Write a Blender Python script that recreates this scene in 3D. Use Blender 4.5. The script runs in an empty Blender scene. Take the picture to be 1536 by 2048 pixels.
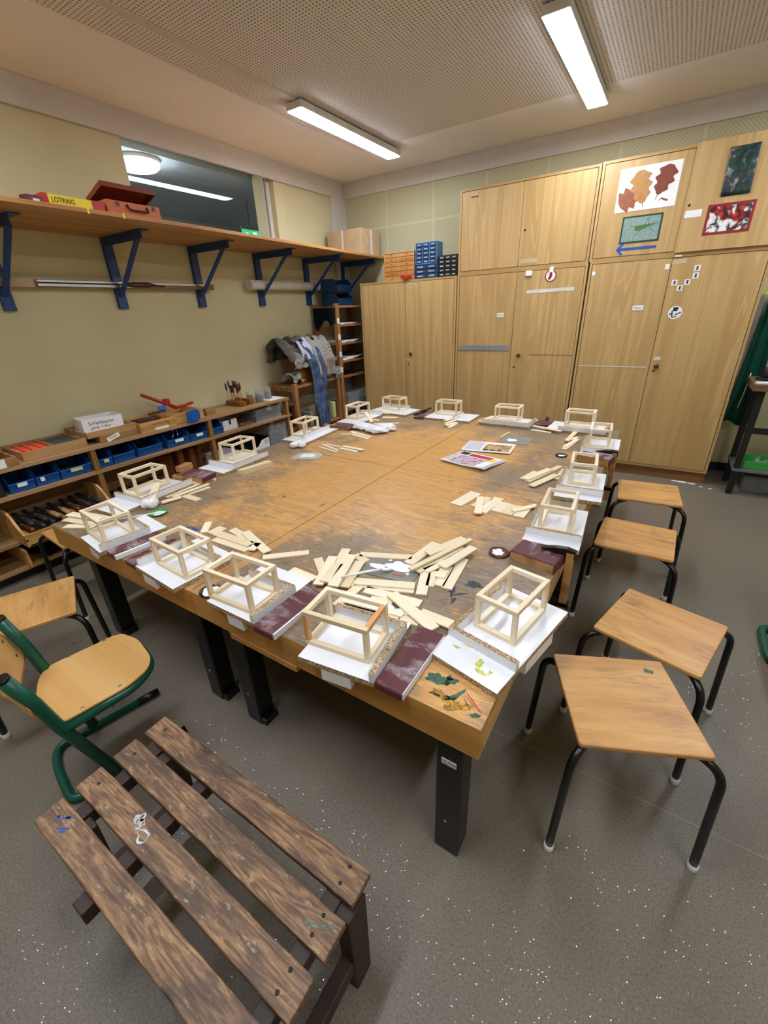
import bpy, bmesh, math, random
from mathutils import Vector, Matrix

random.seed(7)
D = bpy.data
SC = bpy.context.scene
COL = SC.collection
PI = math.pi

# ------------------------------------------------------------------ camera
CAM = (3.839, 0.079, 1.598)
PITCH, YAW, ROLL, FPX = -25.485, 33.423, -2.441, 843.22


def make_camera():
    p, y, r = map(math.radians, (PITCH, YAW, ROLL))
    f = Vector((-math.sin(y) * math.cos(p), math.cos(y) * math.cos(p), math.sin(p)))
    rt = Vector((math.cos(y), math.sin(y), 0))
    up = rt.cross(f)
    R = rt * math.cos(r) + up * math.sin(r)
    U = -rt * math.sin(r) + up * math.cos(r)
    cd = D.cameras.new('camera')
    cd.sensor_fit = 'HORIZONTAL'
    cd.sensor_width = 36
    cd.lens = 36 * FPX / 1536
    cd.clip_start = 0.02
    co = D.objects.new('camera', cd)
    COL.objects.link(co)
    m = Matrix(((R.x, U.x, -f.x, CAM[0]), (R.y, U.y, -f.y, CAM[1]), (R.z, U.z, -f.z, CAM[2]), (0, 0, 0, 1)))
    co.matrix_world = m
    SC.camera = co


make_camera()

# ------------------------------------------------------------------ world, exposure
LAMP = 55.0          # strength of the ceiling lamp diffusers
CORRIDOR = 48.0
w = D.worlds.new('world')
SC.world = w
w.use_nodes = True
w.node_tree.nodes['Background'].inputs[0].default_value = (0.9, 0.95, 1.0, 1)
w.node_tree.nodes['Background'].inputs[1].default_value = 0.02
SC.view_settings.view_transform = 'Standard'
SC.view_settings.look = 'None'
SC.view_settings.exposure = 0.0
SC.view_settings.gamma = 1.0
SC.view_settings.use_curve_mapping = False

# ------------------------------------------------------------------ key sizes (metres)
XW = 6.4           # right wall
YB = 5.312         # back wall
YF = -2.6          # wall behind the camera
H = 3.04           # ceiling
T = 0.64           # bench tops
YC = 4.812         # cabinet fronts
TX0, TX1, TY0, TY1, SX, SY = 1.235, 3.632, 0.793, 3.985, 2.44, 2.39


# ------------------------------------------------------------------ materials
def lin(c):
    if isinstance(c, str):
        c = [int(c[i:i + 2], 16) / 255 for i in (0, 2, 4)]
    return tuple(((v + .055) / 1.055) ** 2.4 if v > .04045 else v / 12.92 for v in c) + (1,)


class NT:
    def __init__(s, name):
        s.m = D.materials.new(name)
        s.m.use_nodes = True
        s.t = s.m.node_tree
        s.b = s.t.nodes['Principled BSDF']

    def n(s, typ, ins=None, **at):
        nd = s.t.nodes.new('ShaderNode' + typ)
        for k, v in at.items():
            setattr(nd, k, v)
        for k, v in (ins or {}).items():
            s.set(nd.inputs[k], v)
        return nd

    def set(s, sock, v):
        if isinstance(v, bpy.types.NodeSocket):
            s.t.links.new(v, sock)
        else:
            sock.default_value = v

    def p(s, **k):
        for a, v in k.items():
            s.set(s.b.inputs[a.replace('_', ' ')], v)
        return s

    def ramp(s, fac, stops, interp='LINEAR'):
        r = s.n('ValToRGB', {'Fac': fac})
        cr = r.color_ramp
        cr.interpolation = interp
        while len(cr.elements) < len(stops):
            cr.elements.new(0.5)
        for e, (pos, c) in zip(cr.elements, stops):
            e.position = pos
            e.color = c if len(c) == 4 else tuple(c) + (1,)
        return r.outputs[0]

    def math(s, op, a, b=0.0, c=0.0):
        return s.n('Math', {0: a, 1: b, 2: c}, operation=op).outputs[0]

    def mix(s, f, a, b, mode='MIX'):
        nd = s.n('Mix', data_type='RGBA', blend_type=mode)
        s.set(nd.inputs[0], f)
        s.set(nd.inputs[6], a)
        s.set(nd.inputs[7], b)
        return nd.outputs[2]

    def obj(s, scale=(1, 1, 1), rnd=True, rot=(0, 0, 0)):
        tc = s.n('TexCoord').outputs['Object']
        if rnd:
            oi = s.n('ObjectInfo').outputs['Random']
            off = s.n('CombineXYZ', {0: s.math('MULTIPLY', oi, 37.), 1: s.math('MULTIPLY', oi, 91.), 2: s.math('MULTIPLY', oi, 53.)}).outputs[0]
            tc = s.n('VectorMath', {0: tc, 1: off}, operation='ADD').outputs[0]
        return s.n('Mapping', {'Vector': tc, 'Scale': scale, 'Rotation': rot}).outputs[0]

    def noise(s, vec, scale=5., detail=3., rough=.5, dist=0.):
        return s.n('TexNoise', {'Vector': vec, 'Scale': scale, 'Detail': detail, 'Roughness': rough, 'Distortion': dist}).outputs['Fac']

    def bump(s, h, strength=.2, dist=.002):
        s.set(s.b.inputs['Normal'], s.n('Bump', {'Height': h, 'Strength': strength, 'Distance': dist}).outputs[0])
        return s


def plain(name, c, rough=.5, metal=0., spec=.5, var=.06, vscale=8, bump=0., **k):
    t = NT(name)
    c = lin(c)
    f = t.noise(t.obj((1, 1, 1)), vscale, 4)
    d = tuple(v * (1 - var * 2) for v in c[:3]) + (1,)
    l = tuple(min(1, v * (1 + var)) for v in c[:3]) + (1,)
    t.p(Base_Color=t.ramp(f, [(.3, d), (.7, l)]), Roughness=rough, Metallic=metal, Specular_IOR_Level=spec, **k)
    if bump:
        t.bump(t.noise(t.obj(), 60, 3), bump, .002)
    return t.m


AX = {'X': (1, 6, 6), 'Y': (6, 1, 6), 'Z': (6, 6, 1)}


def wood(name, dark, light, axis='X', freq=1.6, lines=5., rough=.5, vary=.12, fine=.6, warm=None, streak=.0):
    """fine fibre plus faint contour-line grain along one axis of the object"""
    t = NT(name)
    a = AX[axis]
    v = t.obj(tuple((.30 if k == 1 else 1.0) * k * .62 for k in a))
    n1 = t.noise(v, freq, 2., .45, .1)
    ring = t.math('SINE', t.math('MULTIPLY', n1, lines * 6.28))
    ring = t.math('MULTIPLY_ADD', ring, .5, .5)
    v2 = t.obj(tuple((.5 if k == 1 else 9.) * k for k in a))
    n2 = t.noise(v2, 4., 4., .65)
    g = t.math('ADD', t.math('MULTIPLY', ring, 1 - fine), t.math('MULTIPLY', n2, fine))
    col = t.ramp(g, [(.2, lin(dark)), (.72, lin(light))])
    if streak:
        pk = t.math('POWER', t.math('MULTIPLY_ADD', t.math('SINE', t.math('MULTIPLY', n1, lines * 24.)), .5, .5), 6.)
        gate = t.ramp(t.noise(t.obj(tuple((.1 if k == 1 else .55) * k for k in a)), 1.6, 2.), [(.48, (0, 0, 0)), (.62, (1, 1, 1))])
        pk = t.math('MULTIPLY', t.math('MULTIPLY', pk, gate), streak)
        col = t.mix(pk, col, tuple(min(1, c * 1.35) for c in lin(light)[:3]) + (1,))
    if vary:
        oi = t.n('ObjectInfo').outputs['Random']
        hs = t.n('HueSaturation', {'Value': t.math('MULTIPLY_ADD', oi, vary * 2, 1 - vary), 'Saturation': t.math('MULTIPLY_ADD', oi, -vary, 1 + vary * .5), 'Color': col})
        col = hs.outputs[0]
    if warm:
        oi = t.n('ObjectInfo').outputs['Random']
        k = t.math('GREATER_THAN', t.math('FRACT', t.math('MULTIPLY', oi, 17.3)), .9)
        col = t.mix(t.math('MULTIPLY', k, .7), col, lin(warm))
    t.p(Base_Color=col, Roughness=t.math('MULTIPLY_ADD', n2, .12, rough - .06))
    t.bump(g, .1, .001)
    return t.m


def paint(name, c, rough=.5, dense=.42):
    """patchy dried paint"""
    t = NT(name)
    v = t.obj((1, 1, 1), False)
    n = t.noise(v, 85., 4., .7)
    n2 = t.noise(v, 30., 3., .6)
    a = t.ramp(n, [(dense - .05, (0, 0, 0)), (dense + .05, (1, 1, 1))])
    l = lin(c)
    t.p(Base_Color=t.ramp(n2, [(.3, tuple(q * .6 for q in l[:3])), (.7, l)]), Roughness=rough, Alpha=a)
    return t.m


def emit(name, c, strength):
    t = NT(name)
    t.p(Base_Color=lin(c), Emission_Color=lin(c), Emission_Strength=strength, Roughness=.4)
    return t.m


MT = {}
MT['oak_z'] = wood('oak_veneer_upright', 'B28C55', 'C8A56C', 'Z', 1.7, 5, .42, .02, .72, streak=.42)
MT['oak_edge'] = plain('oak_edge_band', 'B48E55', .45)
MT['gap_shade'] = plain('gap_shade', '1C150D', .8)  # near-black colour standing in for the shade in door gaps
MT['plinth'] = wood('plinth_wood', '6E4722', '8E6233', 'X', 1.5, 5, .6, .03)
MT['pine'] = wood('pale_pine', 'E2CBA0', 'F6E7C8', 'X', 1.3, 3, .55, .06, .6)
MT['pine_orange'] = wood('orange_pine', 'CF8F50', 'E8B47C', 'X', 1.3, 3, .55, .02, .6)
MT['pine_plain'] = wood('pale_pine_plain', 'E3CDA2', 'F5E6C6', 'X', 1.2, 3, .55, .05, .6)
MT['shelf_x'] = wood('shelf_board_x', 'A26E36', 'C08C4C', 'X', 1.5, 6, .5, .05)
MT['shelf_y'] = wood('shelf_board_y', 'A26E36', 'C08C4C', 'Y', 1.5, 6, .5, .05)
MT['unit_y'] = wood('unit_board_y', '87633B', 'AC855A', 'Y', 1.5, 6, .55, .06)
MT['unit_z'] = wood('unit_post_z', '7E572C', 'A27742', 'Z', 1.5, 6, .55, .06)
MT['rack_z'] = wood('rack_post_z', '85562B', 'A57344', 'Z', 1.5, 6, .5, .05)
MT['rack_y'] = wood('rack_board_y', '85562B', 'A57344', 'Y', 1.5, 6, .5, .05)
MT['tray'] = wood('tray_wood', '91683A', 'B48A57', 'Y', 1.5, 6, .55, .06)
MT['tray_light'] = wood('tray_wood_light', 'B07E3F', 'CFA05D', 'Y', 1.5, 6, .55, .06)
MT['box_brown'] = wood('brown_box_wood', '6B3B14', '8C5423', 'Z', 1.5, 5, .5, .04)
MT['seat'] = wood('beech_plywood', 'CB9852', 'DDB06E', 'X', 1.2, 3, .38, .03, .7)
MT['black'] = plain('black_lacquer_steel', '070708', .32, 0., .5)
MT['black_dull'] = plain('black_dull', '121110', .6)
MT['chrome'] = plain('bright_steel', 'C8C8CA', .25, 1.)
MT['white_cap'] = plain('white_plastic_cap', 'D9D8D2', .45)
MT['melamine'] = plain('white_melamine', 'ECECEE', .28, 0., .5, .03, 5)
MT['paper'] = plain('white_paper', 'EFEDEA', .8, 0., .2, .02)
MT['glue'] = plain('white_glue', 'F7F6F4', .3)
MT['blue_steel'] = plain('blue_painted_steel', '153F78', .4, 0., .5, .1, 20)
MT['blue_bin'] = plain('blue_plastic', '1158A0', .38, 0., .5, .05)
MT['blue_bin_shaded'] = plain('blue_plastic_shaded', '0C3C63', .4)  # bins on the tall rack: their shadow is put into a darker blue
MT['green_steel'] = plain('green_painted_steel', '0D5340', .35)
MT['wall_white'] = plain('white_beam_paint', 'CFC7BE', .7, 0., .3, .03, 3)
MT['orange'] = plain('orange_plastic', 'E0652A', .45)
MT['brown_orange'] = plain('orange_painted_case', 'C4622B', .45)
MT['yellow'] = plain('yellow_card', 'EBD534', .5)
MT['red'] = plain('red_plastic', 'B3271F', .4)
MT['red_orange'] = plain('red_orange_plastic', 'EE5536', .4)
MT['cardboard'] = plain('cardboard', 'C0A480', .8, 0., .2, .05)
MT['grey_card'] = plain('grey_card', '8D8A80', .8, 0., .2, .08, 20)
MT['grey_strip'] = plain('grey_plastic_strip', '868A8E', .4)
MT['tape'] = plain('crepe_tape', 'D9D2C8', .6, 0., .3, .04)
MT['tape_dull'] = plain('yellowed_tape', 'CDB588', .5, 0., .3, .04)
MT['knob'] = plain('brown_knob', '5B2F16', .35)
MT['dark_tool'] = plain('dark_tool_steel', '3B3533', .5, .2, .5, .25, 30)
MT['file_grey'] = plain('grey_file_steel', '55585C', .45, .3)
MT['handle_wood'] = wood('tool_handle', '8A5F33', 'B98B55', 'X', 1.5, 5, .5, .1)
MT['handle_red'] = plain('dark_red_handle', '4B1D18', .4)
MT['roller'] = plain('cream_paper_roll', 'D8CDBD', .7)
MT['ink'] = plain('black_ink', '15130F', .6)
MT['ink_blue'] = plain('blue_ink', '1F4FA8', .5)
MT['green_frame'] = plain('green_card', '0E3F30', .5)
MT['red_frame'] = plain('dark_red_card', '8E1620', .5)
MT['grey_metal'] = plain('grey_metal', '77797A', .5, .4)
MT['navy'] = plain('navy_cloth', '10131F', .9, 0., .2)
MT['green_basket'] = plain('bright_green_plastic', '3C9A46', .45)
MT['green_cloth'] = plain('dark_green_cloth', '0F4A38', .9, 0., .2, .12)
MT['hivis'] = plain('hi_vis_yellow', 'C9E327', .7)
MT['grey_cloth'] = plain('grey_cloth', '5E5850', .95, 0., .1, .15, 14, .5)
MT['white_cloth'] = plain('lavender_white_cloth', 'B9BACF', .95, 0., .1, .06, 14, .5)
MT['beige_cloth'] = plain('grey_beige_cloth', '8D8A80', .95, 0., .1, .1, 14, .5)
MT['denim'] = plain('blue_denim', '566684', .95, 0., .1, .28, 14, .5)
MT['pink_cloth'] = plain('pink_cloth', 'B3645F', .95)
MT['teal'] = plain('dark_teal_plastic', '1C6A5C', .5)
MT['blue_grey'] = plain('blue_grey_plastic', '4C6F86', .5)
MT['pale_yellow'] = plain('pale_yellow_card', 'CDC885', .7)
MT['lid_rust'] = plain('rusty_lid', '7C4A36', .5, .3, .5, .3, 40)
MT['blue_light'] = plain('light_blue_plastic', '3E82BE', .4)
MT['dark_blue_plastic'] = plain('dark_blue_plastic', '1E3A5E', .4)
MT['black_plastic'] = plain('black_drawer_plastic', '201E20', .4)
MT['drawer_wood'] = wood('orange_drawer_wood', 'A4682C', 'C08646', 'X', 1.5, 3, .5, .05)
MT['drawer_body'] = wood('drawer_body_wood', 'B98A4C', 'D2A768', 'X', 1.5, 3, .5, .05)
MT['drawer_clear'] = plain('drawer_front_clear', 'A9B4B8', .3, 0., .5, .2, 60)


def special():
    # striped shirt cloth
    t = NT('striped_cloth')
    v = t.obj((1, 1, 1), False)
    wv = t.n('TexWave', {'Vector': v, 'Scale': 26., 'Distortion': 3., 'Detail': 2.}).outputs['Fac']
    t.p(Base_Color=t.ramp(wv, [(.3, lin('6F6D68')), (.6, lin('ABA79C'))]), Roughness=.95)
    MT['striped'] = t.m
    # maroon sanding belt dusted with white
    t = NT('maroon_sanding_belt')
    v = t.obj((1, 1, 1))
    n1 = t.noise(t.obj((2, 5, 5)), 3., 4., .6, .4)
    n2 = t.noise(v, 90., 3., .7)
    m = t.math('MULTIPLY', t.ramp(n1, [(.48, (0, 0, 0)), (.68, (1, 1, 1))]), t.ramp(n2, [(.3, (.15,) * 3), (.65, (1, 1, 1))]))
    geo = t.n('NewGeometry').outputs['Normal']
    up = t.n('SeparateXYZ', {0: geo}).outputs[2]
    m = t.math('MULTIPLY', m, t.math('GREATER_THAN', up, .5))
    t.p(Base_Color=t.mix(t.math('MULTIPLY', m, .75), lin('5A2A2C'), lin('D9CFD2')), Roughness=.6)
    MT['maroon'] = t.m
    # raw chipboard
    t = NT('chipboard')
    v = t.obj((1, 1, 1))
    c = t.n('TexVoronoi', {'Vector': v, 'Scale': 260.}).outputs['Color']
    g = t.n('SeparateColor', {0: c}).outputs[0]
    t.p(Base_Color=t.ramp(g, [(0, lin('6E5334')), (.35, lin('9A7B52')), (.8, lin('BFA57C')), (1, lin('D8C8A8'))]), Roughness=.85)
    MT['chipboard'] = t.m
    # plaster walls
    t = NT('yellow_plaster')
    v = t.obj((1, 1, 1), False)
    n1 = t.noise(v, 1.3, 4., .55)
    t.p(Base_Color=t.ramp(n1, [(.3, lin('C9BE95')), (.7, lin('D3C9A1'))]), Roughness=.85, Specular_IOR_Level=.25)
    t.bump(t.noise(v, 130., 4.), .25, .003)
    MT['plaster'] = t.m
    # acoustic tiles on the back wall
    t = NT('acoustic_wall_tiles')
    v = t.obj((1, 1, 1), False, (PI / 2, 0, 0))
    br = t.n('TexBrick', {'Vector': v, 'Color1': (1, 1, 1, 1), 'Color2': (.96, .96, .96, 1), 'Mortar': (1.05, 1.05, 1.03, 1), 'Scale': 1.0, 'Mortar Size': .012, 'Brick Width': .62, 'Row Height': .42, 'Bias': 0.}, offset=0.0)
    sx = t.n('SeparateXYZ', {0: t.obj((1, 1, 1), False)}).outputs
    u = t.math('ADD', sx[0], sx[2])
    w2 = t.math('SUBTRACT', sx[0], sx[2])
    du = t.math('ABSOLUTE', t.math('SUBTRACT', t.math('FRACT', t.math('MULTIPLY', u, 36.)), .5))
    dw = t.math('ABSOLUTE', t.math('SUBTRACT', t.math('FRACT', t.math('MULTIPLY', w2, 36.)), .5))
    hole = t.math('LESS_THAN', t.math('ADD', du, dw), .42)
    mort = t.math('SUBTRACT', 1., br.outputs['Fac'])
    hole = t.math('MULTIPLY', hole, mort)
    col = t.mix(1.0, lin('C4BE9B'), br.outputs['Color'], 'MULTIPLY')
    t.p(Base_Color=t.mix(t.math('MULTIPLY', hole, .34), col, lin('6F6645')), Roughness=.9, Specular_IOR_Level=.2)
    MT['acoustic'] = t.m
    # perforated ceiling panels
    t = NT('perforated_ceiling')
    s = t.n('SeparateXYZ', {0: t.obj((1, 1, 1), False)}).outputs
    k = 1 / .0235
    fx = t.math('SUBTRACT', t.math('FRACT', t.math('MULTIPLY', s[0], k)), .5)
    fy = t.math('SUBTRACT', t.math('FRACT', t.math('MULTIPLY', s[1], k)), .5)
    d2 = t.math('ADD', t.math('MULTIPLY', fx, fx), t.math('MULTIPLY', fy, fy))
    hole = t.math('LESS_THAN', d2, .062)
    t.p(Base_Color=t.mix(hole, lin('E0DAD4'), lin('8A847D')), Roughness=.85, Specular_IOR_Level=.2)
    MT['perforated'] = t.m
    MT['ceiling'] = plain('ceiling_plaster', 'EDE8E6', .85, 0., .2, .02, 2)
    # speckled vinyl floor with mica flecks
    t = NT('grey_brown_vinyl_floor')
    v = t.obj((1, 1, 1), False)
    n1 = t.noise(v, .9, 5., .6)
    n2 = t.noise(v, 160., 3., .7)
    n3 = t.noise(v, 7., 6., .65, .5)
    base = t.ramp(n1, [(.3, lin('62594C')), (.7, lin('7F7462'))])
    base = t.mix(.5, base, t.ramp(n2, [(.32, lin('4A4238')), (.68, lin('948976'))]))
    st = t.ramp(n3, [(.62, (0, 0, 0)), (.8, (1, 1, 1))])
    base = t.mix(t.math('MULTIPLY', st, .6), base, lin('4E463B'))
    # scuffs: short dark marks
    vs = t.n('TexVoronoi', {'Vector': t.obj((1.3, 3.1, 1), False, (0, 0, .6)), 'Scale': 2.2, 'Randomness': 1.})
    sc = t.math('MULTIPLY', t.math('LESS_THAN', vs.outputs['Distance'], .05), t.math('GREATER_THAN', t.n('SeparateColor', {0: vs.outputs['Color']}).outputs[0], .55))
    base = t.mix(t.math('MULTIPLY', sc, .6), base, lin('2C2924'))
    vo = t.n('TexVoronoi', {'Vector': v, 'Scale': 300.})
    cc = t.n('SeparateColor', {0: vo.outputs['Color']}).outputs
    fleck = t.math('MULTIPLY', t.math('GREATER_THAN', cc[0], .74), t.math('LESS_THAN', vo.outputs['Distance'], .34))
    tn = t.n('CombineXYZ', {0: t.math('MULTIPLY_ADD', cc[1], .40, -.20), 1: t.math('MULTIPLY_ADD', cc[2], .40, -.20), 2: 1.}).outputs[0]
    fl = t.n('CombineXYZ', {0: t.math('MULTIPLY', t.math('SUBTRACT', n2, .5), .22), 1: t.math('MULTIPLY', t.math('SUBTRACT', t.noise(v, 130., 2.), .5), .22), 2: 1.}).outputs[0]
    nm = t.n('Mix', data_type='VECTOR')
    t.set(nm.inputs[0], fleck)
    t.set(nm.inputs[4], fl)
    t.set(nm.inputs[5], tn)
    nn = t.n('VectorMath', {0: nm.outputs[1]}, operation='NORMALIZE').outputs[0]
    t.p(Base_Color=base, Roughness=t.math('MULTIPLY_ADD', fleck, -.38, .46), Specular_IOR_Level=t.math('MULTIPLY_ADD', fleck, .5, .45), Normal=nn)
    MT['floor'] = t.m
    # bench top: orange-brown plywood, grey with use towards the outer edges
    t = NT('worn_bench_top')
    pos = t.n('NewGeometry').outputs['Position']
    s = t.n('SeparateXYZ', {0: pos}).outputs
    ex = t.math('DIVIDE', t.math('ABSOLUTE', t.math('SUBTRACT', s[0], 2.434)), 1.2)
    ey = t.math('DIVIDE', t.math('ABSOLUTE', t.math('SUBTRACT', s[1], 2.39)), 1.6)
    e = t.n('Math', {0: ex, 1: ey, 2: .3}, operation='SMOOTH_MAX').outputs[0]
    vv = t.n('Mapping', {'Vector': pos, 'Scale': (.8, 5.5, 1)}).outputs[0]
    n1 = t.noise(vv, 1.5, 3., .5, .6)
    ring = t.math('MULTIPLY_ADD', t.math('SINE', t.math('MULTIPLY', n1, 70.)), .5, .5)
    n2 = t.noise(t.n('Mapping', {'Vector': pos, 'Scale': (6., 60., 1)}).outputs[0], 3., 4., .65)
    g = t.math('ADD', t.math('MULTIPLY', ring, .22), t.math('MULTIPLY', n2, .78))
    wd = t.ramp(g, [(.2, lin('B88243')), (.5, lin('D09C5A')), (.8, lin('DEAE6C'))])
    nb = t.noise(pos, 2.6, 5., .6, .3)
    ns = t.noise(t.n('Mapping', {'Vector': pos, 'Scale': (5., 26., 1)}).outputs[0], 2.2, 6., .75, 1.2)
    k = t.math('ADD', t.math('MULTIPLY', e, 1.05), t.math('MULTIPLY', t.math('SUBTRACT', nb, .5), 1.25))
    k = t.math('ADD', k, t.math('MULTIPLY', t.math('SUBTRACT', ns, .5), 1.7))
    cn = t.n('VectorMath', {0: pos, 1: (3.53, .84, T)}, operation='DISTANCE').outputs['Value']
    k = t.math('SUBTRACT', k, t.math('MULTIPLY', t.ramp(cn, [(.05, (1, 1, 1)), (.24, (0, 0, 0))]), .55))
    dm = t.ramp(k, [(.5, (0, 0, 0)), (.84, (1, 1, 1))])
    col = t.mix(t.math('MULTIPLY', dm, .84), wd, t.ramp(ns, [(.34, lin('34302A')), (.5, lin('6A6256')), (.68, lin('968C7C'))]))
    # thin dark scribbles and knife cuts
    ds = t.n('TexNoise', {'Vector': pos, 'Scale': 9., 'Detail': 1.}).outputs['Color']
    pv = t.n('VectorMath', {0: pos, 1: t.n('VectorMath', {0: ds, 1: (.10, .10, 0)}, operation='MULTIPLY').outputs[0]}, operation='ADD').outputs[0]
    vo = t.n('TexVoronoi', {'Vector': pv, 'Scale': 8.5}, feature='DISTANCE_TO_EDGE').outputs['Distance']
    ln = t.math('LESS_THAN', vo, .014)
    gate = t.math('GREATER_THAN', t.noise(pos, 6., 2.), .54)
    ln = t.math('MULTIPLY', t.math('MULTIPLY', ln, gate), t.ramp(k, [(.3, (0, 0, 0)), (.8, (1, 1, 1))]))
    col = t.mix(t.math('MULTIPLY', ln, .45), col, lin('2B2824'))
    band = t.math('LESS_THAN', t.math('ABSOLUTE', t.math('SUBTRACT', s[0], 2.445)), .045)
    col = t.mix(t.math('MULTIPLY', band, .55), col, lin('CE9A54'))
    # coloured paint specks
    vp = t.n('TexVoronoi', {'Vector': t.n('Mapping', {'Vector': pos, 'Scale': (1, 1.7, 1)}).outputs[0], 'Scale': 7.})
    pc = t.n('SeparateColor', {0: vp.outputs['Color']}).outputs
    pm = t.math('MULTIPLY', t.math('LESS_THAN', t.math('ADD', vp.outputs['Distance'], t.math('MULTIPLY', nb, .05)), .085), t.math('GREATER_THAN', pc[1], .72))
    pcol = t.ramp(pc[0], [(0, lin('26324F')), (.3, lin('35554E')), (.5, lin('8F3F34')), (.7, lin('DAD7D0')), (.85, lin('2B2A28'))], 'CONSTANT')
    col = t.mix(t.math('MULTIPLY', pm, .75), col, pcol)
    t.p(Base_Color=col, Roughness=t.math('MULTIPLY_ADD', dm, .12, .36))
    t.bump(g, .1, .001)
    MT['bench_top'] = t.m
    t = NT('bench_apron_wood')
    v = t.obj((.9, 8, 8))
    n1 = t.noise(v, 1.5, 3., .5, .5)
    n4 = t.noise(t.obj((3, 3, 3)), 9., 3., .6)
    col = t.ramp(n1, [(.3, lin('AD7836')), (.7, lin('CF9A50'))])
    col = t.mix(t.math('MULTIPLY', t.ramp(n4, [(.68, (0, 0, 0)), (.76, (1, 1, 1))]), .6), col, lin('3A2A16'))
    t.p(Base_Color=col, Roughness=.42)
    MT['apron'] = t.m
    # stool seats: worn beech with grey rubbed streaks
    t = NT('worn_stool_seat')
    v = t.obj((1, 6, 6))
    n1 = t.noise(v, 3., 4., .6)
    v2 = t.obj((2.2, 15, 15))
    n2 = t.noise(v2, 2.6, 6., .7, 1.)
    n3 = t.noise(t.obj((1, 1, 1)), 5., 3.)
    wd = t.ramp(n1, [(.3, lin('BC8446')), (.7, lin('D6A461'))])
    k = t.math('ADD', t.math('MULTIPLY', n2, .7), t.math('MULTIPLY', n3, .5))
    dk = t.ramp(k, [(.62, (0, 0, 0)), (.82, (1, 1, 1))])
    t.p(Base_Color=t.mix(t.math('MULTIPLY', dk, .7), wd, lin('4F463A')), Roughness=.42)
    MT['stool_seat'] = t.m
    # dark weathered bench planks
    t = NT('weathered_dark_plank')
    v = t.obj((.8, 7, 7))
    n1 = t.noise(v, 2.2, 3., .5, .4)
    ring = t.math('MULTIPLY_ADD', t.math('SINE', t.math('MULTIPLY', n1, 75.)), .5, .5)
    n2 = t.noise(t.obj((1.5, 3.4, 3.4)), 2.4, 5., .65, .7)
    n3 = t.noise(t.obj((5, 40, 40)), 4., 4., .7)
    col = t.ramp(t.math('ADD', t.math('MULTIPLY', ring, .2), t.math('MULTIPLY', n3, .8)), [(.25, lin('45301E')), (.48, lin('7E5B3A')), (.74, lin('B08A5E'))])
    col = t.mix(t.ramp(n2, [(.44, (0, 0, 0)), (.66, (.8, .8, .8))]), col, lin('3E2D25'))
    vk = t.n('TexVoronoi', {'Vector': t.obj((5.5, 9, 9)), 'Scale': 1.})
    kd = t.ramp(vk.outputs['Distance'], [(.06, (1, 1, 1)), (.2, (0, 0, 0))])
    col = t.mix(t.math('MULTIPLY', kd, .8), col, lin('241A14'))
    wx = t.ramp(t.noise(t.obj((4, 14, 14)), 5., 5., .75), [(.58, (0, 0, 0)), (.66, (1, 1, 1))])
    col = t.mix(t.math('MULTIPLY', wx, .75), col, lin('BC9C70'))
    t.p(Base_Color=col, Roughness=t.math('MULTIPLY_ADD', n3, .2, .42))
    t.bump(t.math('ADD', ring, n3), .3, .0015)
    MT['plank'] = t.m
    MT['plank_dark'] = plain('dark_brown_beam', '3A281C', .55, 0., .4, .2, 12)
    # glass and clear plastic
    t = NT('window_glass')
    t.p(Base_Color=(1, 1, 1, 1), Roughness=0., Transmission_Weight=1., IOR=1.5)
    MT['glass'] = t.m
    t = NT('clear_plastic')
    t.p(Base_Color=lin('F0F4F6'), Roughness=.15, Alpha=.13)
    MT['clear'] = t.m
    t = NT('smoky_jar_glass')
    t.p(Base_Color=lin('B8BFBA'), Roughness=.1, Alpha=.32)
    MT['jar'] = t.m
    t = NT('thin_plastic_bag')
    t.p(Base_Color=lin('F4F5F5'), Roughness=.3, Alpha=.93)
    MT['bag'] = t.m
    MT['corridor'] = plain('corridor_wall', 'AEBEC6', .8, 0., .3, .02, 2)
    # photograph of grapes / leaves (dark greens), berries, insect ground
    t = NT('dark_plant_photo')
    v = t.obj((1, 1, 1), False)
    n = t.noise(v, 13., 5., .6, 1.)
    c = t.ramp(n, [(.3, lin('14231F')), (.45, lin('1C3A33')), (.55, lin('3E4C40')), (.60, lin('8C8F86')), (.68, lin('BDB9AE'))])
    vo = t.n('TexVoronoi', {'Vector': v, 'Scale': 34.}).outputs['Distance']
    blob = t.math('MULTIPLY', t.ramp(t.noise(v, 6., 2.), [(.48, (0, 0, 0)), (.56, (1, 1, 1))]), t.ramp(vo, [(.2, (1, 1, 1)), (.8, (.3, .3, .3))]))
    t.p(Base_Color=t.mix(blob, c, lin('1B2030')), Roughness=.3)
    MT['photo_dark'] = t.m
    t = NT('red_berry_photo')
    t2 = t
    v = t2.obj((1, 1, 1), False)
    vo = t2.n('TexVoronoi', {'Vector': v, 'Scale': 28.})
    berry = t2.ramp(vo.outputs['Distance'], [(.0, lin('D2563A')), (.35, lin('A3271C')), (.7, lin('3A1511'))])
    msk = t2.ramp(t2.noise(v, 9., 3., .5, .6), [(.5, (1, 1, 1)), (.54, (0, 0, 0))])
    bg = t2.ramp(t2.noise(v, 22., 3.), [(.4, lin('2E3B30')), (.5, lin('D8D9D4')), (.6, lin('ECECE6'))])
    t2.p(Base_Color=t2.mix(msk, bg, berry), Roughness=.3)
    MT['photo_berry'] = t2.m
    t = NT('grey_green_ground_photo')
    v = t.obj((1, 1, 1), False)
    t.p(Base_Color=t.ramp(t.noise(v, 60., 5., .7), [(.3, lin('6E8078')), (.7, lin('9DB0A6'))]), Roughness=.3)
    MT['photo_ground'] = t.m
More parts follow.
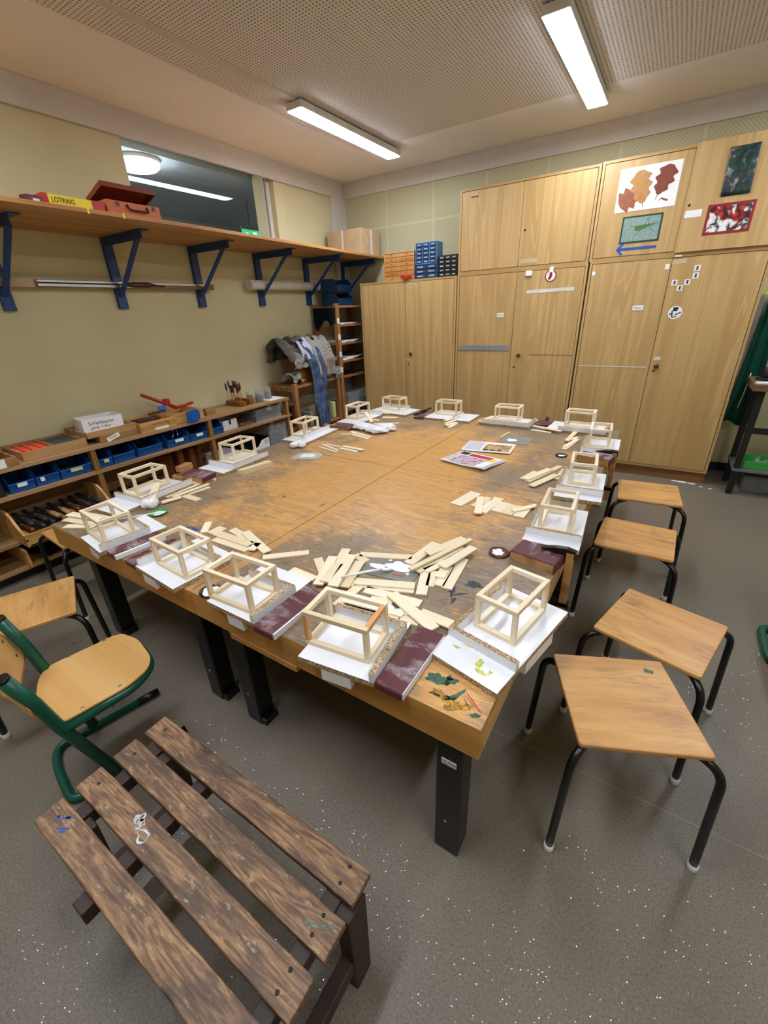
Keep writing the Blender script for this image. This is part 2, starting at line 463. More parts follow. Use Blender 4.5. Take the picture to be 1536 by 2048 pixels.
    for nm, a, b in (('leaf_tan', 'A87438', 'C08A4C'), ('leaf_red', '6B2E18', '8A4426'), ('leaf_brown', '874A26', 'A2623A')):
        t = NT('dried_' + nm)
        v = t.obj((1, 1, 1), False)
        t.p(Base_Color=t.ramp(t.noise(v, 30., 5., .7, 1.), [(.3, lin(a)), (.7, lin(b))]), Roughness=.5)
        MT[nm] = t.m
    # newspaper text blocks
    t = NT('newsprint_text')
    s = t.n('SeparateXYZ', {0: t.obj((1, 1, 1), False)}).outputs
    ln = t.math('LESS_THAN', t.math('FRACT', t.math('MULTIPLY', s[1], 170.)), .55)
    wd = t.math('GREATER_THAN', t.noise(t.obj((1, .2, 1), False), 320., 1.), .45)
    t.p(Base_Color=t.mix(t.math('MULTIPLY', t.math('MULTIPLY', ln, wd), .55), lin('D5D6D8'), lin('5A5C62')), Roughness=.8)
    MT['newsprint'] = t.m
    t = NT('news_picture_crowd')
    v = t.obj((1, 1, 1), False)
    t.p(Base_Color=t.ramp(t.noise(v, 45., 4., .7), [(.35, lin('2F2A24')), (.45, lin('A3743F')), (.6, lin('D9BF85')), (.7, lin('C5534A'))]), Roughness=.6)
    MT['news_picture'] = t.m
    t = NT('news_picture_red')
    v = t.obj((1, 1, 1), False)
    t.p(Base_Color=t.ramp(t.noise(v, 28., 4., .7), [(.35, lin('6A6E78')), (.5, lin('C9C3CC')), (.62, lin('C2475C'))]), Roughness=.6)
    MT['news_red'] = t.m


special()
MT['lamp'] = emit('led_diffuser', 'E9F1FF', LAMP)
MT['lamp_round'] = emit('round_lamp_glow', 'F6FAFF', CORRIDOR)
MT['exit_green'] = emit('exit_sign_green', '2FD9A0', .8)
MT['exit_white'] = emit('exit_sign_white', 'E8FFF6', .9)
MT['lamp_body'] = plain('white_lamp_housing', 'E3E1DC', .45)


# ------------------------------------------------------------------ mesh helpers
def RZ(a):
    return Matrix.Rotation(math.radians(a), 4, 'Z')


def TR(x, y, z):
    return Matrix.Translation((x, y, z))


class MB:
    def __init__(s):
        s.bm = bmesh.new()
        s.mi = 0

    def _mat(s, faces, mi=None):
        for f in faces:
            f.material_index = s.mi if mi is None else mi

    def box(s, x0, x1, y0, y1, z0, z1, M=None, mi=None, sides=None):
        """sides: material index for the four upright faces"""
        c = [(x0, y0, z0), (x1, y0, z0), (x1, y1, z0), (x0, y1, z0), (x0, y0, z1), (x1, y0, z1), (x1, y1, z1), (x0, y1, z1)]
        v = [s.bm.verts.new(M @ Vector(p) if M else p) for p in c]
        fs = []
        for i, q in enumerate(((3, 2, 1, 0), (4, 5, 6, 7), (0, 1, 5, 4), (1, 2, 6, 5), (2, 3, 7, 6), (3, 0, 4, 7))):
            f = s.bm.faces.new([v[k] for k in q])
            f.material_index = (s.mi if mi is None else mi) if (i < 2 or sides is None) else sides
            fs.append(f)
        return s

    def prism(s, poly, z0, z1, M=None, mi=None, side=None):
        a = [s.bm.verts.new((M @ Vector((p[0], p[1], z0))) if M else (p[0], p[1], z0)) for p in poly]
        b = [s.bm.verts.new((M @ Vector((p[0], p[1], z1))) if M else (p[0], p[1], z1)) for p in poly]
        n = len(poly)
        m = s.mi if mi is None else mi
        f1 = s.bm.faces.new(b)
        f2 = s.bm.faces.new(a[::-1])
        f1.material_index = f2.material_index = m
        for i in range(n):
            f = s.bm.faces.new((a[i], a[(i + 1) % n], b[(i + 1) % n], b[i]))
            f.material_index = m if side is None else side
        return s

    def tube(s, pts, r, seg=10, cap=True, mi=None, flat=1.0):
        pts = [Vector(p) for p in pts]
        rs = r if isinstance(r, (list, tuple)) else [r] * len(pts)
        rings = []
        up = None
        for i, p in enumerate(pts):
            if i == 0:
                t = pts[1] - p
            elif i == len(pts) - 1:
                t = p - pts[i - 1]
            else:
                t = (pts[i + 1] - p).normalized() + (p - pts[i - 1]).normalized()
            t.normalize()
            if up is None:
                up = t.orthogonal().normalized()
                if abs(t.z) < .9:
                    up = (Vector((0, 0, 1)) - t * t.z).normalized()
            else:
                up = (up - t * up.dot(t)).normalized()
            sd = t.cross(up)
            rings.append([s.bm.verts.new(p + (up * math.cos(k * 2 * PI / seg) * flat + sd * math.sin(k * 2 * PI / seg)) * rs[i]) for k in range(seg)])
        m = s.mi if mi is None else mi
        for a, b in zip(rings, rings[1:]):
            for k in range(seg):
                f = s.bm.faces.new((a[k], a[(k + 1) % seg], b[(k + 1) % seg], b[k]))
                f.material_index = m
                f.smooth = True
        if cap:
            s.bm.faces.new(rings[0][::-1]).material_index = m
            s.bm.faces.new(rings[-1]).material_index = m
        return s

    def lathe(s, prof, seg=20, M=None, mi=None, close=True):
        rings = []
        for r, z in prof:
            rings.append([s.bm.verts.new((M @ Vector((r * math.cos(k * 2 * PI / seg), r * math.sin(k * 2 * PI / seg), z))) if M else (r * math.cos(k * 2 * PI / seg), r * math.sin(k * 2 * PI / seg), z)) for k in range(seg)])
        m = s.mi if mi is None else mi
        for a, b in zip(rings, rings[1:]):
            for k in range(seg):
                f = s.bm.faces.new((a[k], a[(k + 1) % seg], b[(k + 1) % seg], b[k]))
                f.material_index = m
                f.smooth = True
        if close:
            s.bm.faces.new(rings[0][::-1]).material_index = m
            s.bm.faces.new(rings[-1]).material_index = m
        return s

    def grid(s, fn, nu, nv, mi=None, smooth=True):
        g = [[s.bm.verts.new(fn(i / nu, j / nv)) for j in range(nv + 1)] for i in range(nu + 1)]
        m = s.mi if mi is None else mi
        for i in range(nu):
            for j in range(nv):
                f = s.bm.faces.new((g[i][j], g[i + 1][j], g[i + 1][j + 1], g[i][j + 1]))
                f.smooth = smooth
                f.material_index = m
        return s

    def open_box(s, x0, x1, y0, y1, z0, z1, t, mi=None, bottom=True, M=None):
        """tray: four walls and a bottom"""
        s.box(x0, x1, y0, y0 + t, z0, z1, M, mi)
        s.box(x0, x1, y1 - t, y1, z0, z1, M, mi)
        s.box(x0, x0 + t, y0 + t, y1 - t, z0, z1, M, mi)
        s.box(x1 - t, x1, y0 + t, y1 - t, z0, z1, M, mi)
        if bottom:
            s.box(x0 + t, x1 - t, y0 + t, y1 - t, z0, z0 + t, M, mi)
        return s

    def build(s, name, mat, parent=None, M=None, bevel=0., solid=0., sub=0, recalc=True, autosmooth=False):
        if recalc:
            bmesh.ops.recalc_face_normals(s.bm, faces=s.bm.faces[:])
        me = D.meshes.new(name)
        s.bm.to_mesh(me)
        s.bm.free()
        for k in (mat if isinstance(mat, (list, tuple)) else [mat]):
            me.materials.append(MT[k] if isinstance(k, str) else k)
        o = D.objects.new(name, me)
        COL.objects.link(o)
        if parent is not None:
            o.parent = parent
        if M is not None:
            o.matrix_local = M
        if solid:
            md = o.modifiers.new('thickness', 'SOLIDIFY')
            md.thickness = solid
            md.offset = 0
        if bevel:
            md = o.modifiers.new('bevel', 'BEVEL')
            md.width = bevel
            md.segments = 2
            md.limit_method = 'ANGLE'
            md.angle_limit = math.radians(40)
        if sub:
            md = o.modifiers.new('subdivision', 'SUBSURF')
            md.levels = md.render_levels = sub
        return o


def tag(o, label=None, cat=None, group=None, kind=None):
    if label:
        o['label'] = label
    if cat:
        o['category'] = cat
    if group:
        o['group'] = group
    if kind:
        o['kind'] = kind
    return o


def thing(name, label, cat, loc=(0, 0, 0), rz=0., group=None):
    o = D.objects.new(name, None)
    COL.objects.link(o)
    o.location = loc
    o.rotation_euler = (0, 0, math.radians(rz))
    o.empty_display_size = .1
    return tag(o, label, cat, group)


def struct(o):
    o['kind'] = 'structure'
    return o


KIDS = {}


def copy_tree(src, loc=None, rz=None, label=None, group=None, parent=None):
    c = src.copy()
    COL.objects.link(c)
    if parent is not None:
        c.parent = parent
    for ch in list(src.children):
        copy_tree(ch, parent=c)
    if loc is not None:
        c.location = loc
    if rz is not None:
        c.rotation_euler = (0, 0, math.radians(rz))
    if label:
        c['label'] = label
    if group:
        c['group'] = group
    return c


def fillet(pts, r, n=6):
    pts = [Vector(p) for p in pts]
    out = [pts[0]]
    for i in range(1, len(pts) - 1):
        a, b, c = pts[i - 1], pts[i], pts[i + 1]
        da, dc = (a - b), (c - b)
        k = min(r, da.length * .48, dc.length * .48)
        p, q = b + da.normalized() * k, b + dc.normalized() * k
        for j in range(n + 1):
            t = j / n
            out.append(p * (1 - t) ** 2 + b * 2 * t * (1 - t) + q * t * t)
    out.append(pts[-1])
    return out


def round_poly(pts, r, n=5):
    out = []
    m = len(pts)
    P = [Vector((p[0], p[1], 0)) for p in pts]
    for i in range(m):
        a, b, c = P[i - 1], P[i], P[(i + 1) % m]
        da, dc = a - b, c - b
        k = min(r, da.length * .48, dc.length * .48)
        p, q = b + da.normalized() * k, b + dc.normalized() * k
        for j in range(n + 1):
            t = j / n
            v = p * (1 - t) ** 2 + b * 2 * t * (1 - t) + q * t * t
            out.append((v.x, v.y))
    return out


def text(name, body, size, mat, parent, M, extrude=0.0004, shear=0., space=1., sx=1.):
    cu = D.curves.new('lettering', 'FONT')
    cu.body = body
    cu.size = size
    cu.extrude = extrude
    cu.shear = shear
    cu.space_character = space
    cu.align_x = 'CENTER'
    cu.align_y = 'CENTER'
    ob = D.objects.new('lettering', cu)
    COL.objects.link(ob)
    dg = bpy.context.evaluated_depsgraph_get()
    me = D.meshes.new_from_object(ob.evaluated_get(dg))
    D.objects.remove(ob)
    D.curves.remove(cu)
    me.name = name
    me.materials.clear()
    me.materials.append(MT[mat])
    o = D.objects.new(name, me)
    COL.objects.link(o)
    o.parent = parent
    o.matrix_local = M @ Matrix.Diagonal((sx, 1, 1, 1))
    return o


# text frame standing upright on a surface that faces -Y (the back cabinets) or +X (left shelves)
FACE_S = Matrix.Rotation(PI / 2, 4, 'X')
FACE_E = Matrix.Rotation(PI / 2, 4, 'Z') @ Matrix.Rotation(PI / 2, 4, 'X')


def wob(x, y, z, s=1.):
    from mathutils import noise
    return noise.noise(Vector((x, y, z)) * s)


# ------------------------------------------------------------------ room shell
def wall_with_hole():
    m = MB()
    xo, xi = -.34, -.03          # the wall stands a little behind the beam
    y0, y1, zt = 2.50, 4.235, 2.97
    zb = 2.20
    m.box(xo, xi, YF, y0, 0, H)
    m.box(xo, xi, y1, YB + .3, 0, H)
    m.box(xo, xi, y0, y1, 0, zb)
    m.box(xo, xi, y0, y1, zt, H)
    return m.build('wall_left', 'plaster')


struct(MB().box(-.3, XW + .2, YF - .2, YB + .2, -.1, 0).build('floor', 'floor'))
cl = struct(MB().box(-.3, XW + .2, YF - .2, YB + .2, H, H + .1).build('ceiling', 'ceiling'))
MB().box(.86, 1.095, YF + .6, 4.47, H - .012, H + .001).build('perforated_panel', 'perforated', cl)
MB().box(1.155, 2.945, YF + .6, 4.47, H - .012, H + .001).build('perforated_panel', 'perforated', cl)
MB().box(3.005, 4.79, YF + .6, 4.47, H - .012, H + .001).build('perforated_panel', 'perforated', cl)
MB().box(4.85, 5.6, YF + .6, 4.47, H - .012, H + .001).build('perforated_panel', 'perforated', cl)
for xx in (1.125, 2.975, 4.82):
    MB().box(xx - .03, xx + .03, YF + .6, 4.47, H - .02, H + .001).build('joint_strip', 'wall_white', cl, bevel=.004)
struct(wall_with_hole())
struct(MB().box(-.03, XW + .2, YB, YB + .25, 0, H).build('wall_back', 'plaster'))
ap_ = MB().box(0, 4.34, YB - .012, YB, 1.2, 2.875)
ap_.box(4.34, XW, YB - .012, YB, 2.2, 2.875)
struct(ap_.build('trim_4', 'acoustic'))
struct(MB().box(XW, XW + .2, YF, YB, 0, H).build('wall_right', 'plaster'))
struct(MB().box(-.3, XW + .2, YF - .25, YF, 0, H).build('wall_front', 'plaster'))
struct(MB().box(-.03, 0, YF, YB, 2.87, H).build('trim_1', 'wall_white', bevel=.004))
struct(MB().box(0, XW, YB - .03, YB, 2.875, H).build('trim_2', 'wall_white', bevel=.004))
struct(MB().box(-.03, 0, 5.03, YB, 0, 2.87).build('trim_3', 'wall_white', bevel=.004))
struct(MB().box(4.36, XW, YB - .012, YB, 0, .085).build('baseboard_back', plain('dark_blue_skirting', '16244A', .4), bevel=.003))

# inner window towards the corridor
wn = thing('window_1', 'long high window over the wooden wall shelf looking into the corridor', 'window', (-.12, 3.36, 2.5))
struct(wn)
f = MB()
for (a, b, c, d) in ((-.86, .74, -.34, -.29), (-.86, .74, .415, .46), (-.86, -.815, -.29, .415), (.69, .74, -.29, .415)):
    f.box(-.03, .03, a, b, c, d)
f.build('window_frame', 'wall_white', wn, bevel=.004)
MB().box(-.006, .006, -.815, .69, -.29, .415).build('window_pane', 'glass', wn)
MB().box(-.22, .09, .74, .876, -.34, .46).build('window_reveal', 'plaster', wn)
MB().box(-.22, -.031, -.86, .876, -.33, -.29).build('window_sill', 'wall_white', wn)

# corridor behind the window
co = MB()
co.box(-2.6, -.36, -1.0, 6.2, 2.92, 2.98)
co.box(-2.7, -2.6, -1.0, 6.2, 0, 2.95)
co.box(-2.6, -.34, 6.2, 6.3, 0, 2.95)
co.box(-2.6, -.34, -1.1, -1.0, 0, 2.95)
co.box(-2.7, -.34, -1.0, 6.2, -.1, 0)
struct(co.build('wall_corridor', 'corridor'))
rl = thing('round_ceiling_lamp', 'round white ceiling lamp glowing in the corridor behind the inner window', 'lamp', (-.57, 2.96, 2.92))
MB().lathe([(.19, 0), (.19, -.025), (.185, -.03)], 32).build('lamp_base', 'lamp_body', rl)
MB().lathe([(.18, -.028), (.178, -.06), (.15, -.082), (.08, -.092), (.001, -.095)], 32).build('lamp_shade', 'lamp_round', rl)
ex = thing('exit_sign', 'small green glowing emergency exit sign in the corridor beyond the window', 'sign', (-.90, 4.50, 2.572))
MB().box(-.02, .02, -.15, .15, 0, .030).build('sign_housing', 'grey_metal', ex, bevel=.003)
sg = MB().box(-.006, .006, -.14, .14, -.13, 0).build('sign_panel', 'exit_green', ex)
MB().box(.006, .008, .03, .09, -.11, -.02).box(.006, .008, -.08, -.05, -.10, -.03).build('running_figure_mark', 'exit_white', sg)
MB().tube([(0, 0, .045), (0, 0, .32)], .004, 6).build('hanging_wire', 'black_dull', ex)


# ceiling lamps
def lamp(x, y, label):
    t = thing('ceiling_lamp', label, 'lamp', (x, y, H - .012), 0, 'long white ceiling lamps')
    MB().box(-.045, .045, -.62, .62, -.012, 0).build('mounting_rail', 'lamp_body', t, bevel=.002)
    MB().box(-.075, .075, -.72, .72, -.058, -.012).build('lamp_housing', 'lamp_body', t, bevel=.004)
    MB().box(-.068, .068, -.712, .712, -.064, -.058).build('lamp_diffuser', 'lamp', t, bevel=.002)
    return t


l0 = lamp(1.125, 3.93, 'long white ceiling lamp near the left wall, left of the two in view')
for (x, y, la) in ((2.975, 3.93, 'long white ceiling lamp pointing at the tall cabinets, right of the two in view'),
                   (4.82, 3.93, 'long white ceiling lamp out of view to the right of the cabinets'),
                   (1.125, .3, 'long white ceiling lamp out of view above the green chair'),
                   (2.975, .3, 'long white ceiling lamp out of view above the near end of the benches'),
                   (4.82, .3, 'unseen long white ceiling lamp added above the floor right of the stools')):  # last lamp is unseen, added to light the near side of the room
    copy_tree(l0, (x, y, H - .012), 0, la)


# ------------------------------------------------------------------ the wall of cabinets
def cabinet(x0, x1, z0, z1, xs, label, plinth=0., knob=None, key=None, overlay=False):
    w, h = x1 - x0, z1 - z0
    t = thing('cabinet', label, 'cabinet', (x0, YC, z0), 0, 'oak veneer cabinets along the back wall')
    b = MB()
    e = .02
    zb = plinth
    b.box(0, e, 0, .49, zb, h)
    b.box(w - e, w, 0, .49, zb, h)
    b.box(e, w - e, 0, .49, h - e, h, sides=1)
    b.box(e, w - e, 0, .49, zb, zb + e, sides=1)
    b.box(e, w - e, .025, .04, zb + e, h - e, mi=2)  # inner board coloured dark so the door gaps look shaded
    b.build('body', ['oak_z', 'oak_edge', 'gap_shade'], t)
    if plinth:
        MB().box(.0, w - .004, .016, .46, 0, plinth).build('plinth', 'plinth', t)
    g = .0042
    m = xs - x0
    ds = []
    for i, (a, c) in enumerate(((e + g, m - g / 2), (m + g / 2, w - e - g))):
        if overlay and i == 1:
            d = MB().box(a - .002, w + .012, -.019, -.001, zb + .012, h + .002).build('door', 'oak_z', t, bevel=.0015)
        else:
            d = MB().box(a, c, .001, .019, zb + e + g, h - e - g).build('door', 'oak_z', t, bevel=.0015)
        ds.append(d)
    if knob:
        M = TR(knob[0] - x0, .001, knob[1] - z0) @ Matrix.Rotation(PI / 2, 4, 'X')
        MB().lathe([(.010, 0), (.010, .008), (.019, .014), (.021, .024), (.016, .030), (.001, .031)], 20, M).build('knob', 'knob', ds[1])
    if key:
        di = 1 if key[0] > xs else 0
        M = TR(key[0] - x0, .001 if not overlay else -.019, key[1] - z0) @ Matrix.Rotation(PI / 2, 4, 'X')
        MB().lathe([(.009, 0), (.009, .003), (.001, .0035)], 14, M).build('keyhole', 'black', ds[di])
    return t, ds


cabinet(.508, 1.766, 0, 1.905, 1.131, 'lower oak veneer cabinet beside the open rack, with small drawer units on top', .10, (1.206, 1.119), (1.168, .998))
cabinet(1.778, 3.050, 0, 1.915, 2.408, 'middle tall oak veneer cabinet with a grey strip across its left door', .10, (2.498, 1.122), (2.455, 1.001))
cabinet(3.064, 4.350, 0, 1.925, 3.700, 'right tall oak veneer cabinet with a round sticker on its right door', .10, (3.755, 1.050), (3.742, 1.008))
cabinet(1.778, 3.044, 1.915, 2.638, 2.404, 'plain upper oak veneer cabinet above the grey-strip cabinet', 0, None, (2.447, 2.235))
cabinet(3.052, 4.345, 1.925, 2.645, 3.698, 'upper oak veneer cabinet with nature pictures taped to its doors', 0, None, (3.731, 2.255), True)


def flat(name, label, cat, x0, x1, z0, z1, mat, y=None, rz=0., group=None, thick=.0008):
    y = YC - .0004 if y is None else y
    cx, cz = (x0 + x1) / 2, (z0 + z1) / 2
    w, h = (x1 - x0) / 2, (z1 - z0) / 2
    o = MB().box(-w, w, -thick, 0, -h, h).build(name, mat)
    o.location = (cx, y, cz)
    o.rotation_euler = (0, math.radians(rz), 0)
    return tag(o, label, cat, group)


def poly_y(m, pts, y0, y1, mi=None):
    """polygon in the x-z plane, thickened along y"""
    M = Matrix.Rotation(PI / 2, 4, 'X')
    return m.prism([(a, b) for a, b in pts], -y1, -y0, M, mi)


# leaf poster
lp = thing('leaf_poster', 'large white poster of three dried brown oak leaves on the upper cabinet', 'poster', (3.412, YC - .0004, 2.42))
MB().box(-.217, .217, -.001, 0, -.15, .15).build('sheet', 'paper', lp)


def leaf(name, cx, cz, L, W, ang, mat, lobes, pa, yy):
    pts = []
    n = 90
    for i in range(n):
        t = i / n * 2 * PI
        u = math.cos(t)
        prof = W * abs(math.sin(t)) ** .8 * (1 + .25 * u)
        k = 1 + .20 * math.sin(lobes * (u + .13) * PI) * (1 if abs(math.sin(t)) > .12 else 0) + .05 * math.sin(i * 2.7)
        x = L * u
        z = prof * k * (1 if math.sin(t) > 0 else -1)
        pts.append((x, z))
    a = math.radians(ang)
    R = [(cx + x * math.cos(a) - z * math.sin(a), cz + x * math.sin(a) + z * math.cos(a)) for x, z in pts]
    m = MB()
    poly_y(m, R, -.0016 - yy, -.001 - yy)
    st = [(-L, .003), (-L - .035, .002), (-L - .035, -.002), (-L, -.003)]
    poly_y(m, [(cx + x * math.cos(a) - z * math.sin(a), cz + x * math.sin(a) + z * math.cos(a)) for x, z in st][::-1], -.0016 - yy, -.001 - yy)
    return m.build(name, mat, pa)


leaf('oak_leaf', -.115, -.055, .085, .072, 210, 'leaf_brown', 3.2, lp, 0)
leaf('oak_leaf', -.045, .01, .115, .066, 104, 'leaf_tan', 3.6, lp, .0007)
leaf('oak_leaf', .112, .035, .098, .060, 72, 'leaf_red', 3.4, lp, 0)
m = MB()
poly_y(m, [(.095, -.105), (.115, -.092), (.125, -.10), (.155, -.112), (.165, -.105), (.15, -.095), (.13, -.088), (.118, -.080), (.10, -.095)], -.0016, -.001)
m.build('maple_seed', 'leaf_brown', lp)

gp = thing('grasshopper_picture', 'green framed photo of a grasshopper under the leaf poster', 'picture', (3.418, YC - .0004, 2.137))
MB().box(-.147, .147, -.001, 0, -.098, .098).build('green_border', 'green_frame', gp)
MB().box(-.134, .134, -.0016, -.001, -.085, .085).build('photo', 'photo_ground', gp)
gm = MB()
poly_y(gm, [(-.045, .022), (-.02, .026), (.09, .030), (.10, .022), (.06, .012), (.02, -.004), (-.02, -.014), (-.045, -.010)], -.0021, -.0016)
for a, b in (((.02, .02), (.045, .075)), ((.045, .075), (.055, .02)), ((.0, -.01), (-.03, -.045)), ((.06, .01), (.10, -.03)), ((-.04, .02), (-.09, .03)), ((.08, .028), (.125, .030))):
    d = Vector((b[0] - a[0], b[1] - a[1])).normalized() * .0022
    poly_y(gm, [(a[0] - d.y, a[1] + d.x), (a[0] + d.y, a[1] - d.x), (b[0] + d.y, b[1] - d.x), (b[0] - d.y, b[1] + d.x)], -.0021, -.0016)
gm.build('grasshopper', plain('grasshopper_green', '4C7A3C', .4, 0, .5, .15, 60), gp)

bp = thing('berry_picture', 'dark red framed photo of red berries on the right upper cabinet door', 'picture', (4.007, YC - .0198, 2.139))
MB().box(-.147, .147, -.001, 0, -.1, .1).build('red_border', 'red_frame', bp)
MB().box(-.129, .129, -.0016, -.001, -.083, .083).build('photo', 'photo_berry', bp)

dp = thing('grape_picture', 'curled dark photo of blue grapes and leaves above the berry picture', 'picture', (4.005, YC - .0198, 2.432))
MB().grid(lambda u, v: ((u - .5) * .175 + (v - .5) * -.008, -.002 - .022 * max(0, abs(u - .5) * 2 - .3) ** 2 * (1 if u > .5 else .6), (v - .5) * .30), 14, 10).build('photo', 'photo_dark', dp, solid=.0006)

ar = MB()
poly_y(ar, [(-.152, 0), (-.112, .042), (-.090, .042), (-.118, .010), (.15, .010), (.15, -.009), (-.118, -.009), (-.090, -.042), (-.112, -.042)], -.0008, 0)
ao = ar.build('blue_arrow', 'ink_blue')
ao.location = (3.408, YC - .0004, 1.998)
tag(ao, 'blue arrow cut-out pointing left under the grasshopper picture', 'arrow')


def paper_label(label, x0, x1, z0, z1, word, size, mat='paper', rz=0, y=None):
    t = thing('paper_label', label, 'label', ((x0 + x1) / 2, YC - .0004 if y is None else y, (z0 + z1) / 2))
    w, h = (x1 - x0) / 2, (z1 - z0) / 2
    MB().box(-w, w, -.0008, 0, -h, h).build('label_card', mat, t)
    if word:
        text('lettering', word, size, 'ink', t, TR(0, -.0009, 0) @ FACE_S, .0002)
    return t


paper_label('small white label reading Papier on the grey-strip cabinet', 2.231, 2.303, 1.494, 1.533, 'Papier', .022)
paper_label('small white label reading Kunst on the right tall cabinet', 3.472, 3.555, 1.515, 1.555, 'Kunst', .024)
paper_label('small yellowed label at the top of the lower cabinet', 1.160, 1.291, 1.826, 1.862, 'Prismen', .024, 'tape_dull')
paper_label('blank white label beside the keyhole of the picture cabinet', 3.715, 3.825, 2.172, 2.220, None, 0, y=YC - .0198)

flat('grey_strip', 'flat grey plastic strip across the left door of the middle tall cabinet', 'strip', 1.822, 2.386, 1.167, 1.216, 'grey_strip', thick=.006)
flat('tape_strip', 'long strip of white tape high on the middle tall cabinet', 'tape', 2.515, 2.957, 1.700, 1.730, 'tape', rz=-1)
flat('tape_piece', 'short pale tape at the bottom of the plain upper cabinet', 'tape', 2.43, 2.585, 1.962, 1.998, 'tape_dull')
flat('tape_piece', 'pale tape at the top of the round-sticker door', 'tape', 3.70, 3.80, 1.856, 1.890, 'tape_dull', rz=-2)
flat('tape_piece', 'white paper scrap at the top left corner of the Kunst door', 'tape', 3.092, 3.120, 1.815, 1.845, 'paper')
flat('tape_piece', 'white paper scrap at the top right corner of the Kunst door', 'tape', 3.655, 3.687, 1.822, 1.862, 'paper')
flat('tape_piece', 'white tape above the knob of the round-sticker door', 'tape', 3.725, 3.775, 1.10, 1.13, 'tape')
flat('tape_strip', 'thin clear tape line across the Kunst door', 'tape', 3.085, 3.680, 1.031, 1.039, 'tape')
flat('tape_strip', 'faint dark tape line below mid height on the white-tape door', 'tape', 2.60, 3.025, 1.128, 1.134, plain('brown_line', '8A6B3C', .6))
flat('tape_piece', 'white tape beside the knob of the lower cabinet', 'tape', 1.135, 1.233, 1.04, 1.065, 'tape_dull')
bx = MB().box(-.03, .03, -.02, 0, -.022, .022).build('magnet_catch', 'paper', bevel=.003)
bx.location = (2.525, YC, 1.872)
tag(bx, 'small white box-shaped catch at the top of the white-tape door', 'catch')
lb = MB().box(-.024, .024, -.012, 0, -.006, .006).build('door_bumper', 'paper', bevel=.002)
lb.location = (3.737, YC, 1.912)
tag(lb, 'short white stick at the top of the round-sticker door', 'bumper')

# round stickers
st = thing('round_sticker', 'round white sticker with black figures on the right tall cabinet door', 'sticker', (3.803, YC - .0004, 1.488))
pts = [(.052 * math.cos(a * PI / 16), .052 * math.sin(a * PI / 16)) for a in range(32)]
m = MB()
poly_y(m, pts, -.0008, 0)
m.build('disc', 'paper', st)
m = MB()
for q in ([(-.02, .042), (.02, .042), (.012, .012), (-.018, .012)], [(.002, -.012), (.042, .006), (.044, -.002), (.004, -.022)], [(-.028, .014), (-.02, .02), (-.012, -.034), (-.02, -.04)], [(-.04, -.008), (-.026, -.002), (-.026, -.016), (-.04, -.018)], [(-.02, -.034), (.016, -.026), (.014, -.034), (-.016, -.040)]):
    poly_y(m, q[::-1], -.0013, -.0008)
m.build('printed_figures', 'ink', st)
s2 = thing('round_sticker', 'torn round red and white sticker above the long white tape', 'sticker', (2.730, YC - .0004, 1.838))
m = MB()
poly_y(m, pts, -.0008, 0)
m.build('red_rim', 'red_frame', s2)
m = MB()
poly_y(m, [(a * .82, b * .82) for a, b in pts], -.0012, -.0008)
poly_y(m, [(-.02, .03), (-.015, .075), (.02, .078), (.018, .03)][::-1], -.0014, -.0008)
m.build('white_field', 'paper', s2)
m = MB()
poly_y(m, [(-.012, .03), (.012, .03), (.014, -.005), (-.005, -.035), (-.024, -.025), (-.012, 0)][::-1], -.0018, -.0014)
m.build('red_mark', 'red_frame', s2)
for i, (x, z, la) in enumerate(((3.886, 1.815, 'topmost'), (3.887, 1.761, 'second highest'), (3.839, 1.718, 'middle'), (3.749, 1.718, 'leftmost'), (3.795, 1.676, 'lowest'))):
    t = thing('small_picture', la + ' of the five tiny white picture cards above the round sticker', 'picture', (x, YC - .0004, z), 0, 'tiny picture cards')
    MB().box(-.021, .021, -.0007, 0, -.021, .021).build('card', 'paper', t)
    m = MB()
    poly_y(m, [(-.009, .012), (.01, .014), (.006, 0), (.009, -.013), (-.01, -.011), (-.004, .001)][::-1], -.0011, -.0007)
    m.build('printed_figure', 'ink', t)
ch = MB().box(-.035, .035, -.003, 0, -.0035, .0035).build('metal_plate', 'ink')
ch.location = (1.93, YC, 2.565)
tag(ch, 'small dark metal plate at the top of the left plain upper door', 'plate')

# ------------------------------------------------------------------ things on the lower cabinet
ZC = 1.905


def drawer_unit(label, x0, x1, z0, z1, cols, rows, body, front, knob, deep=.16, hand='dot', y=YC + .05):
    w, h = x1 - x0, z1 - z0
    t = thing('drawer_unit', label, 'drawer unit', (x0, y, z0))
    e = .007
    b = MB()
    b.box(0, w, .012, deep, 0, h)
    b.box(0, e, 0, .012, 0, h)
    b.box(w - e, w, 0, .012, 0, h)
    b.box(e, w - e, 0, .012, h - e, h)
    b.box(e, w - e, 0, .012, 0, e)
    cw, rh = (w - e) / cols, (h - e) / rows
    for c in range(1, cols):
        b.box(c * cw, c * cw + e, 0, .012, e, h - e)
    b.build('body', body, t)
    for c in range(cols):
        for r in range(rows):
            xa, za = e + c * cw + .001, e + r * rh + .001
            d = MB().box(xa, xa + cw - e - .002, .005 if hand == 'dot' else .003, .011, za, za + rh - (.013 if hand == 'dot' else .006)).build('drawer', front, t)
            if hand == 'dot':
                M = TR(xa + cw / 2 - e / 2, .005, za + rh / 2 - .006) @ Matrix.Rotation(PI / 2, 4, 'X')
                MB().lathe([(.005, 0), (.006, .004), (.001, .006)], 8, M).build('knob', knob, d)
            else:
                MB().box(xa + cw * .2, xa + cw * .7, -.006, .003, za + rh * .25, za + rh * .55).build('grip', knob, d)
    return t


